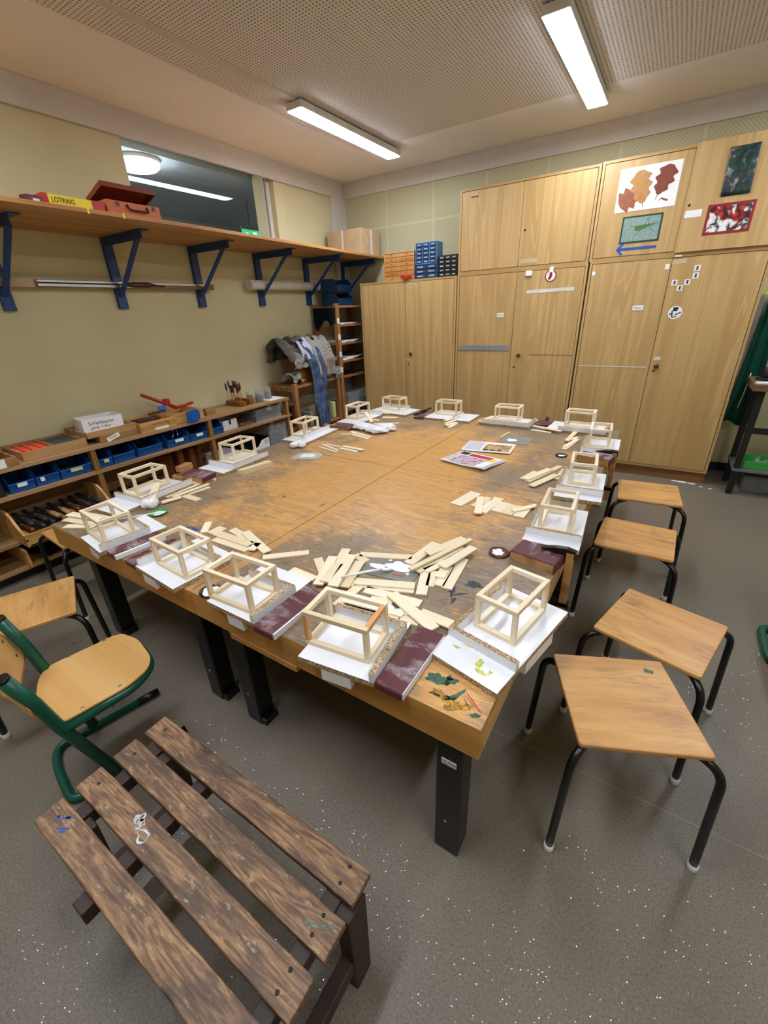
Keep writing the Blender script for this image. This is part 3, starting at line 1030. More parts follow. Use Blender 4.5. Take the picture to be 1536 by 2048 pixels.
drawer_unit('orange wooden unit of small drawers standing left on the lower cabinet', .832, 1.226, ZC, ZC + .285, 2, 6, 'drawer_body', 'drawer_wood', 'black_dull')
drawer_unit('wide dark blue drawer unit under the light blue one on the lower cabinet', 1.232, 1.518, ZC, ZC + .140, 2, 3, 'dark_blue_plastic', 'dark_blue_plastic', 'drawer_clear', .15, 'grip')
drawer_unit('light blue plastic drawer unit stacked on the dark blue one', 1.244, 1.500, ZC + .141, ZC + .345, 3, 5, 'blue_light', 'dark_blue_plastic', 'drawer_clear', .15, 'grip', YC + .052)
drawer_unit('black plastic drawer unit at the right end of the lower cabinet', 1.526, 1.745, ZC, ZC + .205, 3, 5, 'black_plastic', 'black_plastic', 'drawer_clear', .15, 'grip')
ob = MB().lathe([(.028, 0), (.05, .012), (.066, .045), (.070, .05), (.066, .05), (.05, .016), (.001, .008)], 24).build('bowl', 'red_orange')
ob.location = (1.145, YC - .035 + .07, ZC)
ob.location.y = YC + .0
ob.scale = (1, .65, 1)
ob.location = (1.145, YC + .002, ZC)
tag(ob, 'small orange plastic bowl in front of the wooden drawer unit', 'bowl')

# ------------------------------------------------------------------ long wall shelf and brackets
sh = MB().prism([(-.0295, YF + .5), (.77, YF + .5), (.77, 2.4), (.575, YB - .032), (.001, YB - .032), (.001, 5.028), (-.0295, 5.028)], 2.186, 2.21).build('wall_shelf', 'shelf_y', bevel=.002)
tag(sh, 'long orange-brown wooden shelf on blue brackets along the left wall', 'shelf')
for i, (y, s, zz) in enumerate(((2.42, .012, 0), (1.98, .012, 0))):
    o = MB().box(0, .0015, -s / 2, s / 2, 0, .030).build('tape_strip', 'yellow')
    o.location = (.7702, y - .51 if i == 0 else y - .28, 2.183)
    tag(o, ('right' if i == 0 else 'left') + ' thin yellow tape mark on the front edge of the wall shelf', 'tape')


def bracket(y, label, wy=.07):
    t = thing('shelf_bracket', label, 'bracket', (0, y, 2.185), 0, 'blue steel brackets under the wall shelf')
    MB().box(-.029, .006, 0, wy, -.49, 0).build('wall_plate', 'blue_steel', t, bevel=.002)
    a = MB()
    a.box(.006, .53, .0, .006, -.060, 0)
    a.box(.006, .53, .006, wy, -.006, 0)
    a.build('arm', 'blue_steel', t, bevel=.001)
    p0, p1 = Vector((.01, .03, -.40)), Vector((.42, .03, -.05))
    d = (p1 - p0).normalized()
    n = Vector((-d.z, 0, d.x)) * .006
    m = MB()
    v = [p0 + n, p0 - n, p1 - n, p1 + n]
    vs = [m.bm.verts.new(q + Vector((0, k, 0))) for k in (-.018, .018) for q in v]
    for q in ((0, 1, 2, 3), (7, 6, 5, 4), (0, 4, 5, 1), (1, 5, 6, 2), (2, 6, 7, 3), (3, 7, 4, 0)):
        m.bm.faces.new([vs[k] for k in q])
    m.build('strut', 'blue_steel', t)
    return t


b0 = bracket(2.145, 'blue steel shelf bracket below the orange case')
for y, la in ((.63, 'blue steel shelf bracket at the far left edge of the photo'), (1.372, 'blue steel shelf bracket holding the taped end of the long rulers'),
              (2.900, 'blue steel shelf bracket at the right end of the long rulers'), (3.66, 'blue steel shelf bracket at the left end of the paper roll'),
              (4.42, 'blue steel shelf bracket at the right end of the paper roll, beside the blue bins'), (5.12, 'blue steel shelf bracket in the corner above the open rack')):
    copy_tree(b0, (0, y, 2.185), 0, la)

# rulers lying in the brackets and the paper roll
ru = thing('ruler_bundle', 'long bundle of wooden and steel rulers resting in the wall brackets', 'ruler', (.030, 1.9, 1.866))
MB().box(-.022, .012, -1.2, 1.16, -.026, .022).build('wooden_bar', wood('ruler_wood', '6B4A30', '8A6546', 'Y', 1.5, 5, .5), ru, bevel=.002)
MB().box(.012, .017, -.30, .52, -.020, -.002).box(.012, .017, -.30, 1.08, .004, .018).build('steel_strip', 'chrome', ru)
MB().box(.012, .019, -.30, .34, -.004, .006).build('dark_groove', 'black_dull', ru)
MB().tube([(.022, .30, 0), (.022, .38, 0), (.022, .50, 0), (.022, .56, 0), (.022, .64, -.006)], [.010, .020, .020, .008, .006], 10).build('dark_handle', 'handle_red', ru)
MB().box(-.0225, .0135, -.47, -.32, -.0275, .0235).build('cardboard_sleeve', 'cardboard', ru)
MB().tube([(.02, .60, -.02), (.024, .63, -.05), (.02, .64, -.07), (.024, .66, -.085)], .0015, 5).build('string', 'cardboard', ru)
pr = thing('paper_roll', 'cream paper roll lying in the wall brackets beside the blue bins', 'roll', (.054, 4.0, 1.892))
MB().tube([(0, -.50, 0), (0, -.49, 0), (0, .56, 0)], [.044, .046, .046], 20).build('roll', 'roller', pr)
MB().tube([(0, -.52, 0), (0, -.46, 0)], .0475, 20).build('crumpled_end', 'tape', pr)


# things standing on the wall shelf
lo = thing('pencil_carton', 'flat yellow carton with red ends and black lettering on the wall shelf', 'box', (.60, 1.73, 2.21))
MB().box(-.05, .045, -.17, .07, 0, .070).build('carton', 'yellow', lo, bevel=.001)
MB().box(-.051, .046, -.20, -.17, -.0, .071).build('red_end', 'red', lo, bevel=.001)
MB().box(-.051, .046, .07, .145, -.0, .071).build('red_end', 'red', lo, bevel=.001)
text('lettering', 'LOTRING', .038, 'ink', lo, TR(.0457, -.092, .043) @ FACE_E, .0008, 0, 1.1, .72)
pd = thing('pencil_pot', 'small dark red object lying on the left of the wall shelf', 'block', (.64, 1.475, 2.21), 20)
MB().box(-.03, .03, -.05, .05, 0, .045).build('block', 'handle_red', pd, bevel=.006)
MB().box(.0301, .032, -.02, .02, .008, .03).build('pale_label', 'paper', pd)
oc = thing('tool_case', 'orange case with half open lid and black handle on the wall shelf', 'case', (.55, 2.07, 2.21))
MB().open_box(-.13, .10, -.18, .18, 0, .092, .006).build('case_body', 'brown_orange', oc, bevel=.004)
M = TR(-.12, .0, .097) @ Matrix.Rotation(math.radians(-17), 4, 'Y')
MB().open_box(0, .22, -.18, .18, 0, .03, .004, M=M @ TR(.0, 0, .03) @ Matrix.Scale(-1, 4, (0, 0, 1))).build('lid', plain('dark_orange_lid', '7E3218', .5), oc, bevel=.003)
MB().tube(fillet([(.10, -.05, .076), (.122, -.05, .046), (.122, .085, .046), (.10, .085, .076)], .015), .006, 8).build('handle', 'black', oc)
for yy in (-.11, .135):
    MB().box(.10, .105, yy - .010, yy + .010, .064, .086).build('latch', 'black', oc)
cb = thing('cardboard_box', 'closed brown cardboard box at the right end of the wall shelf', 'box', (.37, 5.04, 2.211), 0)
MB().box(-.33, .17, -.20, .20, 0, .265).build('carton', 'cardboard', cb, bevel=.003)
MB().box(.1702, .1712, -.012, .03, 0, .2655).box(-.33, .1712, -.012, .03, .2651, .2660).build('packing_tape', 'tape', cb)
MB().box(-.115, -.085, -.201, -.2002, 0, .2655).build('side_tape', 'tape', cb)
MB().box(.1702, .1712, -.11, -.095, .09, .21).box(.1702, .1712, -.085, -.072, .11, .20).build('print', 'tape_dull', cb)


# ------------------------------------------------------------------ long shelf unit on the left
un = thing('shelf_unit', 'long low wooden shelf unit along the left wall', 'shelf', (0, 0, 0))
UY0, UY1, UX = .20, 3.50, .39
for z0, z1 in ((.752, .7792), (.572, .5962), (.262, .2872), (.075, .0992)):
    MB().box(-.02, UX, UY0, UY1, z0, z1).build('shelf_board', 'unit_y', un, bevel=.002)
for y in (.22, 1.445, 2.465, 3.465):
    for x in (.02, UX - .045):
        MB().box(x - .02, x + .04, y - .018, y + .018, 0, .752).build('post', 'unit_z', un, bevel=.002)
MB().box(.0, .33, UY0 + .03, 2.4, 0, .075).build('kick_board', 'black_dull', un)
MB().box(-.028, -.022, UY0, UY1, .1, .75).build('back_board', 'unit_y', un)


def tray(name, label, x, y, lx, ly, z, h, mat='tray', rz=0, t=.012):
    o = thing(name, label, 'tray', (x, y, z), rz)
    MB().open_box(-lx / 2, lx / 2, -ly / 2, ly / 2, 0, h, t).build('tray_body', mat, o, bevel=.0015)
    return o


ZU = .78
# far left tray with red things and white label
tray('wooden_tray', 'wooden tray of red holders at the left edge on the shelf unit', .20, .79, .38, .42, ZU, .06)
for k in range(3):
    o = MB().tube(fillet([(-.10, 0, 0), (-.02, .01, .02), (.10, 0, .005)], .03), [.026] * 9, 8).build('red_holder', 'red')
    o.location = (.22, .76 + k * .075, ZU + .045)
    o.rotation_euler = (0, 0, .06 * k - .05)
    tag(o, 'red plastic holder lying in the leftmost wooden tray', 'holder', 'red holders in the leftmost tray')
ll = MB().box(0, .001, -.035, .035, -.028, .028).build('paper_label', 'paper')
ll.location = (.391, .90, ZU + .03)
tag(ll, 'white label hanging on the front of the leftmost tray', 'label')
# tray of orange and grey handles
t1 = tray('wooden_tray', 'divided wooden tray of orange and grey handles on the shelf unit', .165, 1.245, .36, .40, ZU, .06)
MB().box(-.165, .165, -.005, .005, .02, .058).build('divider', 'tray_light', t1)
for k in range(7):
    o = MB().tube([(-.14, 0, 0), (-.05, .004, .004), (.05, .0, .002), (.14, .002, -.003)], [.009, .0118, .0118, .009], 8).build('orange_tool', 'red_orange')
    o.location = (.165, 1.072 + k * .0242, ZU + .040 + (k % 2) * .006)
    o.rotation_euler = (0, 0, .012 * math.sin(k * 2))
    tag(o, 'orange plastic handle in the left half of the divided tray', 'handle', 'orange handles in the divided tray')
for k in range(6):
    o = MB().tube([(-.13, 0, 0), (.13, 0, 0)], .013, 8).build('grey_rod', 'file_grey')
    o.location = (.165, 1.275 + k * .027, ZU + .040)
    tag(o, 'grey rod in the right half of the divided tray', 'rod', 'grey rods in the divided tray')
# stacked trays with the white box
tray('wooden_tray', 'lower wooden tray under the tray with the white carton', .185, 1.685, .33, .295, ZU, .045)
tray('wooden_tray', 'upper wooden tray holding the white carton', .165, 1.645, .36, .37, ZU + .046, .045)
wb = thing('white_carton', 'open white carton with handwriting standing in a wooden tray', 'carton', (.125, 1.655, ZU + .0595), -6)
MB().open_box(-.09, .10, -.14, .145, 0, .10, .004).build('carton_body', 'paper', wb)
text('handwriting', 'Schleifpapier', .036, 'ink', wb, TR(.1005, -.01, .066) @ FACE_E, .0002, .15, 1.0)
text('handwriting', 'grob + fein', .032, 'ink', wb, TR(.1005, -.02, .032) @ FACE_E, .0002, .15, 1.0)
tg = thing('tag', 'white curled paper tag hanging below the upper tray', 'tag', (.375, 1.62, ZU + .028), 0)
M = Matrix.Rotation(math.radians(16), 4, 'X')
MB().box(0, .001, -.05, .05, -.016, .016, M).build('tag_card', 'paper', tg)
text('lettering', 'FEILEN', .020, 'ink', tg, M @ TR(.0012, 0, 0) @ FACE_E, .0002)
# third tray with handle hole
t3 = thing('wooden_tray', 'wooden tray with a handle slot and dark red tools on the shelf unit', 'tray', (.215, 2.0, ZU), 0)
b = MB()
b.open_box(-.17, .158, -.16, .145, 0, .075, .011)
b.build('tray_body', 'tray_light', t3, bevel=.0015)
f = MB()
f.box(.158, .169, -.16, .145, 0, .028).box(.158, .169, -.16, -.07, .028, .075).box(.158, .169, .08, .145, .028, .075).box(.158, .169, -.07, .08, .055, .075)
f.build('handle_front', 'tray_light', t3)
MB().box(.1692, .1702, -.05, .07, .002, .022).build('paper_label', 'paper', t3)
for k in range(5):
    o = MB().tube([(-.02, -.11, 0), (0, 0, .004), (.02, .10, .002)], [.009, .011, .007], 8).build('gimlet', 'handle_red')
    o.location = (.12 + k * .035, 2.0, ZU + .05 + (k % 2) * .012)
    o.rotation_euler = (0, 0, .08 * math.sin(k * 3))
    tag(o, 'dark red tool handle in the tray with a handle slot', 'tool', 'dark red handles in the slotted tray')
# fourth tray, red clamp, blue paddles
tray('wooden_tray', 'light wooden tray of red clamps and blue paddles on the shelf unit', .18, 2.302, .33, .294, ZU, .085, 'tray_light')
rc = thing('clamp', 'long red clamp leaning up out of the light wooden tray', 'clamp', (.12, 2.26, ZU + .09))
MB().tube([(0, .08, .0), (0, -.02, .06), (-.02, -.20, .16)], [.017, .016, .014], 8).build('bar', 'red', rc)
MB().box(-.022, .022, -.03, .02, .04, .095).build('jaw', 'red', rc, bevel=.004)
r2 = thing('clamp', 'red clamp lying flat across the light wooden tray towards the right', 'clamp', (.16, 2.36, ZU + .10))
MB().tube([(0, -.06, 0), (0, .10, .012)], .013, 8).build('bar', 'red', r2)
MB().tube([(0, .09, .012), (.02, .12, .02)], .012, 8).build('knob', 'red', r2)
r3 = thing('clamp', 'dark red clamp lying across the left rim of the light wooden tray', 'clamp', (.15, 2.15, ZU + .095))
MB().tube([(0, -.10, -.004), (0, .06, .004)], .008, 8).build('bar', 'handle_red', r3)


def paddle(label, loc, rz, rx, s):
    o = MB()
    pts = round_poly([(-.055 * s, -.04 * s), (.03 * s, -.05 * s), (.06 * s, -.02 * s), (.06 * s, .03 * s), (.03 * s, .05 * s), (-.05 * s, .04 * s)], .015)
    o.prism(pts, -.006, .006)
    o = o.build('paddle', 'blue_bin', bevel=.002)
    o.location = loc
    o.rotation_euler = (rx, 0, rz)
    return tag(o, label, 'paddle')


paddle('blue paddle hanging over the front edge of the shelf unit', (.402, 2.30, ZU + .048), PI / 2, PI / 2, 1.15)
paddle('small light blue paddle standing in the light wooden tray', (.14, 2.19, ZU + .11), PI / 2, PI / 2.4, .7)
bl = MB().box(-.03, .03, -.05, .05, 0, .04).build('wood_block', 'tray', bevel=.002)
bl.location = (.28, 2.555, ZU)
tag(bl, 'small brown wood block right of the light wooden tray', 'block')
bk = MB().box(-.04, .04, -.04, .04, 0, .05).build('sanding_block', 'black_dull', bevel=.006)
bk.location = (.23, 2.495, ZU)
tag(bk, 'small black block between the light tray and the wood block', 'block')
# brush stand with brushes
bs = thing('brush_stand', 'wooden stand holding paint brushes near the right end of the shelf unit', 'brush stand', (.17, 2.99, ZU))
MB().box(-.10, .13, -.075, .0, 0, .045).build('stand_block', 'box_brown', bs, bevel=.002)
MB().box(-.10, .13, .045, .09, 0, .055).build('stand_block', 'box_brown', bs, bevel=.002)
for k in range(11):
    x = .09 + (k % 6) * .032
    y = 2.94 + (k // 6) * .055 + (k % 3) * .012
    t = thing('paint_brush', 'paint brush with dark red bristle end up in the wooden stand', 'brush', (x, y, ZU + .046), 0, 'brushes in the wooden stand')
    hh = .10 + .03 * math.sin(k * 1.9)
    MB().tube([(0, 0, 0), (.004, -.004, hh)], .004, 6).build('handle', 'tray_light', t)
    MB().tube([(.004, -.004, hh), (.006, -.006, hh + .025), (.007, -.008, hh + .07)], [.007, .010, .008], 8).build('head', 'handle_red', t)
for (x, y, r, h, mt, la) in ((.16, 3.16, .034, .105, 'jar', 'grey green glass jar behind the two other jars'), (.27, 3.19, .040, .125, 'jar', 'brown stained glass jar nearest the brush stand'), (.24, 3.345, .036, .125, 'jar', 'clear glass jar at the right end of the shelf unit')):
    t = thing('glass_jar', la, 'jar', (x, y, ZU))
    MB().lathe([(r * .9, 0), (r, .006), (r, h * .78), (r * .8, h * .88), (r * .84, h), (r * .80, h), (r * .76, h * .88), (r * .95, h * .76), (r * .95, .008), (.001, .006)], 24, close=False).build('glass', mt, t)
    MB().lathe([(.001, .008), (r * .93, .008), (r * .93, h * .6), (.001, h * .6)], 20, close=False).build('contents', plain('jar_contents_%d' % int(x * 100), '5A3A2C' if x == .27 else '4C524C', .7, 0, .3, .3, 40), t)
pp = MB().box(-.10, .09, -.11, .11, 0, .002).build('paper_sheet', 'paper')
pp.location = (.26, 3.37, ZU)
tag(pp, 'white sheet lying under the jars at the end of the shelf unit', 'paper')


# blue storage bins on the middle shelf
def bin_mesh(wy, dx=.24, h=.125):
    m = MB()
    t = .004
    prof_out = [(-dx, 0), (0, 0), (.012, h * .5), (-.045, h), (-dx, h)]
    for y in (-wy / 2, wy / 2 - t):
        M = Matrix.Rotation(PI / 2, 4, 'X')
        m.prism([(a, b) for a, b in prof_out], -y - t, -y, M)
    m.box(-dx, 0, -wy / 2 + t, wy / 2 - t, 0, t)
    m.box(-dx, -dx + t, -wy / 2 + t, wy / 2 - t, t, h)
    m.prism([(-.004, 0), (0, 0), (.012, h * .5), (.008, h * .5)], -(wy / 2 - t), wy / 2 - t, Matrix.Rotation(PI / 2, 4, 'X'))
    m.box(.004, .017, -wy / 2, wy / 2, h * .46, h * .54)
    m.box(-.052, -.040, -wy / 2 - .003, wy / 2 + .003, h - .004, h + .004) if False else None
    return m


def storage_bin(label, y0, y1, z=.597, x=.352, lab=None, word=None, group='blue bins on the middle shelf', h=.125, cont=True, mat='blue_bin'):
    wy = y1 - y0
    t = thing('storage_bin', label, 'bin', (x, (y0 + y1) / 2, z), 0, group)
    bin_mesh(wy, .24, h).build('bin_body', mat, t, bevel=.0015)
    if cont:
        m = MB()
        for k in range(5):
            m.box(-.20 + k * .035, -.17 + k * .035, -wy * .36, wy * .36, .006, .03 + .012 * math.sin(k * 2.1 + wy * 30))
        m.build('contents', 'dark_tool', t)
    if lab:
        MB().box(.0178, .0188, -wy * .19, wy * .19, h * .30, h * .50).build('paper_label', lab, t)
    return t


storage_bin('blue bin with a wide white label, leftmost of the fully visible row', .905, 1.05, lab='paper')
storage_bin('blue bin with a tiny white sticker, second in the row', 1.06, 1.20)
sl = MB().box(0, .001, -.012, .012, -.014, .014).build('paper_label', 'paper')
sl.location = (.371, 1.095, .645)
tag(sl, 'tiny torn white sticker on the second blue bin', 'label')
storage_bin('blue bin with a yellow green label, left of the first shelf post', 1.21, 1.415, lab='pale_yellow')
storage_bin('blue bin with a small yellow label, right of the first shelf post', 1.475, 1.57, lab='pale_yellow')
storage_bin('unlabelled blue bin in the middle of the row', 1.58, 1.745)
storage_bin('unlabelled blue bin with pinkish contents below the slotted tray', 1.775, 1.985)
storage_bin('blue bin with steel tools sticking up and a white label', 2.035, 2.245, lab='paper', cont=False)
storage_bin('narrow blue bin with a white label, left of the second shelf post', 2.255, 2.435, lab='paper')
storage_bin('blue bin half hidden right of the second shelf post', 2.49, 2.61)
for k, (y, r) in enumerate(((2.11, .15), (2.18, -.15))):
    t = thing('spoon_tool', 'bright steel tool sticking up out of the labelled blue bin', 'tool', (.30, y, .612), 0, 'steel tools in the blue bin')
    MB().tube([(0, 0, 0), (.02, r * .1, .09)], .005, 6).build('shaft', 'chrome', t)
    MB().tube([(.02, r * .1, .085), (.025, r * .12, .105), (.028, r * .14, .125)], [.004, .012, .006], 8, flat=.4).build('blade', 'chrome', t)
db = MB().open_box(-.22, .0, -.08, .08, 0, .11, .006).build('dark_bin', 'black_dull', bevel=.004)
db.location = (.36, .80, .597)
tag(db, 'dark grey bin at the left edge on the middle shelf', 'bin')
st_ = thing('stone', 'round grey knob lying in the leftmost labelled bin', 'stone', (.30, .98, .635))
MB().lathe([(.001, -.015), (.016, -.010), (.022, 0), (.016, .012), (.001, .016)], 14).build('stone_body', 'file_grey', st_)
wc = thing('white_carton', 'open white carton with a dark notch on the middle shelf', 'carton', (.22, 2.73, .597), 0)
MB().open_box(-.10, .10, -.085, .085, 0, .095, .004).build('carton_body', 'paper', wc)
MB().box(.1001, .1006, -.012, .012, .05, .096).build('dark_notch', 'black_dull', wc)
cc = MB().lathe([(.012, 0), (.012, .03), (.009, .035), (.001, .036)], 12).build('small_bottle', 'handle_wood')
cc.location = (.33, 2.855, .597)
tag(cc, 'tiny pale wooden pot right of the white carton', 'pot')


def clear_box(label, x, y, z, lx, ly, h, fill):
    t = thing('plastic_box', label, 'box', (x, y, z), 0)
    MB().open_box(-lx / 2, lx / 2, -ly / 2, ly / 2, 0, h, .003).build('box_body', 'clear', t, bevel=.004)
    MB().box(-lx / 2 - .006, lx / 2 + .006, -ly / 2 - .006, ly / 2 + .006, h, h + .014).build('lid', 'clear', t, bevel=.004)
    MB().box(lx / 2 + .001, lx / 2 + .009, -.03, .03, h - .02, h + .012).build('clip', 'clear', t)
    MB().box(-lx / 2 + .03, lx / 2 - .03, -ly / 2 + .03, ly / 2 - .03, .005, h * .45).build('contents', fill, t)
    return t


clear_box('clear plastic box with lid on the middle shelf, right end', .19, 3.215, .597, .32, .36, .115, 'dark_tool')
clear_box('clear plastic box full of dark things on the lower shelf, right end', .20, 3.300, .288, .32, .26, .22, 'dark_tool')
bb = thing('open_carton', 'black and white open carton on the lower shelf, beside the clear box', 'carton', (.21, 2.995, .288))
m = MB()
m.box(-.15, -.146, -.16, .16, 0, .15)
m.box(-.146, .15, -.16, -.156, 0, .12).box(-.146, .15, .156, .16, 0, .14).box(-.146, .146, -.156, .156, 0, .004)
m.build('dark_walls', 'black_dull', bb)
MB().prism([(-.16, 0), (.16, 0), (.16, .13), (.06, .12), (.0, .06), (-.10, .05), (-.16, .05)], 0, .004, TR(.1465, 0, 0) @ FACE_E).build('white_front', 'paper', bb)
text('print', '07', .05, 'ink', bb, TR(.1508, .12, .09) @ FACE_E, .0002)
b2 = thing('white_carton', 'low white carton with dark print on the lower shelf behind a small frame', 'carton', (.25, 2.62, .288))
MB().open_box(-.11, .11, -.12, .12, 0, .10, .004).build('carton_body', 'paper', b2)
MB().box(.1101, .1106, -.07, .03, .03, .06).build('print', 'file_grey', b2)
for k, (y, h, x) in enumerate(((2.20, .24, .18), (2.30, .22, .2), (2.385, .24, .16), (2.09, .2, .14))):
    o = MB().box(-.05, .05, -.025, .025, 0, h).build('wood_offcut', 'box_brown', bevel=.002)
    o.location = (x, y, .294)
    o.rotation_euler = (0, .03 * (k - 1), .2 * k)
    tag(o, 'brown wood offcut standing on the lower shelf', 'offcut', 'wood offcuts on the lower shelf')
for k in range(7):
    t = thing('hand_tool', 'dark hand tool lying on the lower shelf behind the long frame', 'tool', (.20 + .02 * (k % 3), 1.60 + k * .062, .302 + .02 * (k % 2)), 5 * math.sin(k * 2.2), 'dark hand tools on the lower shelf')
    MB().tube([(-.12, 0, 0), (.04, 0, .01)], .012, 8).build('shaft', 'dark_tool', t)
    MB().tube([(.04, 0, .01), (.10, 0, .012), (.15, 0, .01)], [.013, .018, .010], 8).build('handle', 'handle_red' if k % 3 else 'red', t)


# large open crates full of files and mallets
def crate(label, x, y, z, lx, ly, h0, h1):
    t = thing('wooden_crate', label, 'crate', (x, y, z), 0)
    for yy in (-ly / 2, ly / 2 - .015):
        m = MB()
        pts = fillet([(-lx / 2, 0, 0), (lx / 2, 0, 0), (lx / 2, h0, 0), (lx / 2 - .06, h0 + .03, 0), (lx / 2 - .16, h1, 0), (-lx / 2, h1, 0)], .05, 4)
        m.prism([(p.x, p.y) for p in pts], -yy - .015, -yy, Matrix.Rotation(PI / 2, 4, 'X'))
        m.build('side_panel', 'tray_light', t)
    MB().box(-lx / 2, lx / 2, -ly / 2 + .015, ly / 2 - .015, 0, .012).build('bottom', 'tray_light', t)
    MB().box(lx / 2 - .015, lx / 2, -ly / 2, ly / 2, 0, h0).build('front_board', 'tray_light', t, bevel=.002)
    MB().box(-lx / 2, -lx / 2 + .012, -ly / 2 + .015, ly / 2 - .015, 0, h1).build('back_board', 'unit_y', t)
    return t


crate('large open wooden crate of dark files on the lower shelf', .32, 1.115, .288, .46, .58, .085, .21)
for k in range(22):
    x, y = .338 + .012 * math.sin(k * 2.4), .87 + k * .0235
    t = thing('rasp', 'dark rasp with rounded wooden handle lying in the large crate', 'file', (x, y, .325 + .036 * (k % 3)), 3 * math.sin(k * 1.7), 'rasps in the large crate')
    MB().tube([(-.20, 0, 0), (.03, 0, .012)], [.012, .014], 8).build('blade', 'dark_tool', t)
    MB().tube([(.03, 0, .012), (.06, 0, .014), (.12, 0, .008), (.145, 0, .004), (.15, 0, .003)], [.011, .016, .017, .013, .004], 10).build('handle', ('handle_wood', 'dark_tool', 'knob', 'handle_wood', 'dark_tool')[(k * 7 + k // 3) % 5], t)
cr2 = thing('wooden_crate', 'low wooden crate with a side board on the bottom shelf', 'crate', (.24, .98, .1), 0)
MB().box(-.20, .20, -.16, -.145, 0, .13).build('side_panel', 'tray_light', cr2, bevel=.004)
MB().box(-.20, .20, -.145, .43, 0, .012).build('bottom', 'tray', cr2)
for k in range(6):
    t = thing('saw', 'dark flat saw blade lying on the bottom shelf', 'saw', (.24, .94 + k * .06, .118 + .018 * k), 25 + 9 * math.sin(k * 2), 'flat tools on the bottom shelf')
    MB().box(-.16, .10, -.03, .03, 0, .004).build('blade', 'dark_tool', t)
    MB().box(.10, .18, -.02, .02, -.004, .012).build('handle', 'handle_red' if k % 2 else 'black_dull', t, bevel=.004)
ps = MB().box(-.03, .03, -.05, .05, 0, .006).build('steel_plate', 'chrome', bevel=.001)
ps.location = (.37, .99, .114)
ps.rotation_euler = (0, 0, .3)
tag(ps, 'small bright steel plate on the bottom shelf edge', 'plate')

# ------------------------------------------------------------------ small rack with clothes, and the tall open rack in the corner
sr = thing('small_rack', 'low wooden rack with clothes on top, right of the shelf unit', 'rack', (0, 3.60, 0))
for y in (.03, .80):
    for x in (.03, .37):
        MB().box(x - .022, x + .022, y - .028, y + .028, 0, .90).build('post', 'rack_z', sr, bevel=.002)
for z in (.86, .36, .08):
    MB().box(.0, .385, .0, .84, z - .012, z + .014).build('shelf_board', 'rack_y', sr, bevel=.002)
for z in (.835, .555):
    MB().box(.05, .35, .012, .04, z - .02, z + .02).build('side_rail', 'rack_y', sr, bevel=.002)
tr = thing('tall_rack', 'tall open wooden rack with numbered post in the corner', 'rack', (0, 4.48, 0))
for y in (.02, .72):
    for x in (.03, .355):
        MB().box(x - .022, x + .022, y - .03, y + .03, 0, 1.70).build('post', 'rack_z', tr, bevel=.002)
MB().box(.30, .345, -.012, .05, 0, .92).build('lower_post', 'rack_z', tr, bevel=.002)
for z in (.10, .42, .85, 1.035, 1.245, 1.455, 1.665):
    MB().box(.0, .375, .0, .75, z - .011, z + .011).build('shelf_board', 'rack_y', tr, bevel=.002)
for k, z in enumerate((1.51, 1.33, 1.13, .945)):
    t = thing('paper_label', ('topmost', 'second', 'third', 'lowest')[k] + ' white number label down the front post of the tall rack', 'label', (.3775, 4.50, z), 0, 'number labels on the rack post')
    MB().box(0, .001, -.022, .022, -.03, .03).build('label_card', 'paper', t)
    text('number', str(k + 1), .04, 'file_grey', t, TR(.0013, 0, 0) @ FACE_E, .0002)
for k, (z, n, la) in enumerate(((1.467, 2, 'top'), (1.257, 3, 'second'), (1.047, 4, 'third'))):
    for j in range(n):
        o = MB().box(-.15, .16, -.13, .12, 0, .008).build('paper_stack', 'paper')
        o.location = (.19 + .01 * (j % 2), 4.72 + .05 * j, z + .0085 * j + .001)
        o.rotation_euler = (0, 0, .09 * j)
        tag(o, 'flat stack of white drawings on the %s filled shelf of the tall rack' % la, 'papers', 'drawings on the tall rack')
for k in range(3):
    o = MB().box(-.14, .14, -.12, .12, 0, .006).build('dark_board', 'black_dull')
    o.location = (.19, 4.82 + .05 * k, (.862, 1.262, 1.084)[k] + .02 * (k > 0))
    o.rotation_euler = (0, 0, .2 * k - .1)
    tag(o, 'dark painted board lying on a shelf of the tall rack', 'board', 'dark boards on the tall rack')
clear_box('large clear plastic tub at the bottom of the tall rack', .19, 4.86, .432, .33, .48, .19, 'file_grey')
# navy cloth hanging from the top of the tall rack
MBc = MB()
MBc.grid(lambda u, v: (.03 + .34 * u, 4.462 - .02 * math.sin(u * 9) * v, 1.655 - v * (.10 + .12 * abs(math.sin(u * 4.2 + .4)) + .05 * math.sin(u * 11))), 22, 10)
nv = MBc.build('navy_cloth', 'navy', solid=.006)
tag(nv, 'dark navy cloth hanging from the end of the tall rack', 'cloth')
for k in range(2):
    storage_bin(('lower' if k == 0 else 'upper') + ' of two big blue bins stacked on the tall rack', 4.56, 4.86, 1.677 + k * .146, .345, group='big blue bins on the tall rack', h=.142, cont=False, mat='blue_bin_shaded')
# wooden drawer box on the small rack
wbx = thing('wooden_chest', 'dark brown wooden box under the heap of clothes on the small rack', 'chest', (.195, 3.98, .8755), 0)
MB().box(-.15, .12, -.18, .30, 0, .265).build('chest_body', 'box_brown', wbx, bevel=.003)
for k in range(3):
    MB().box(.121, .128, -.17 + k * .155, -.03 + k * .155, .01, .25).build('drawer', 'box_brown', wbx, bevel=.002)


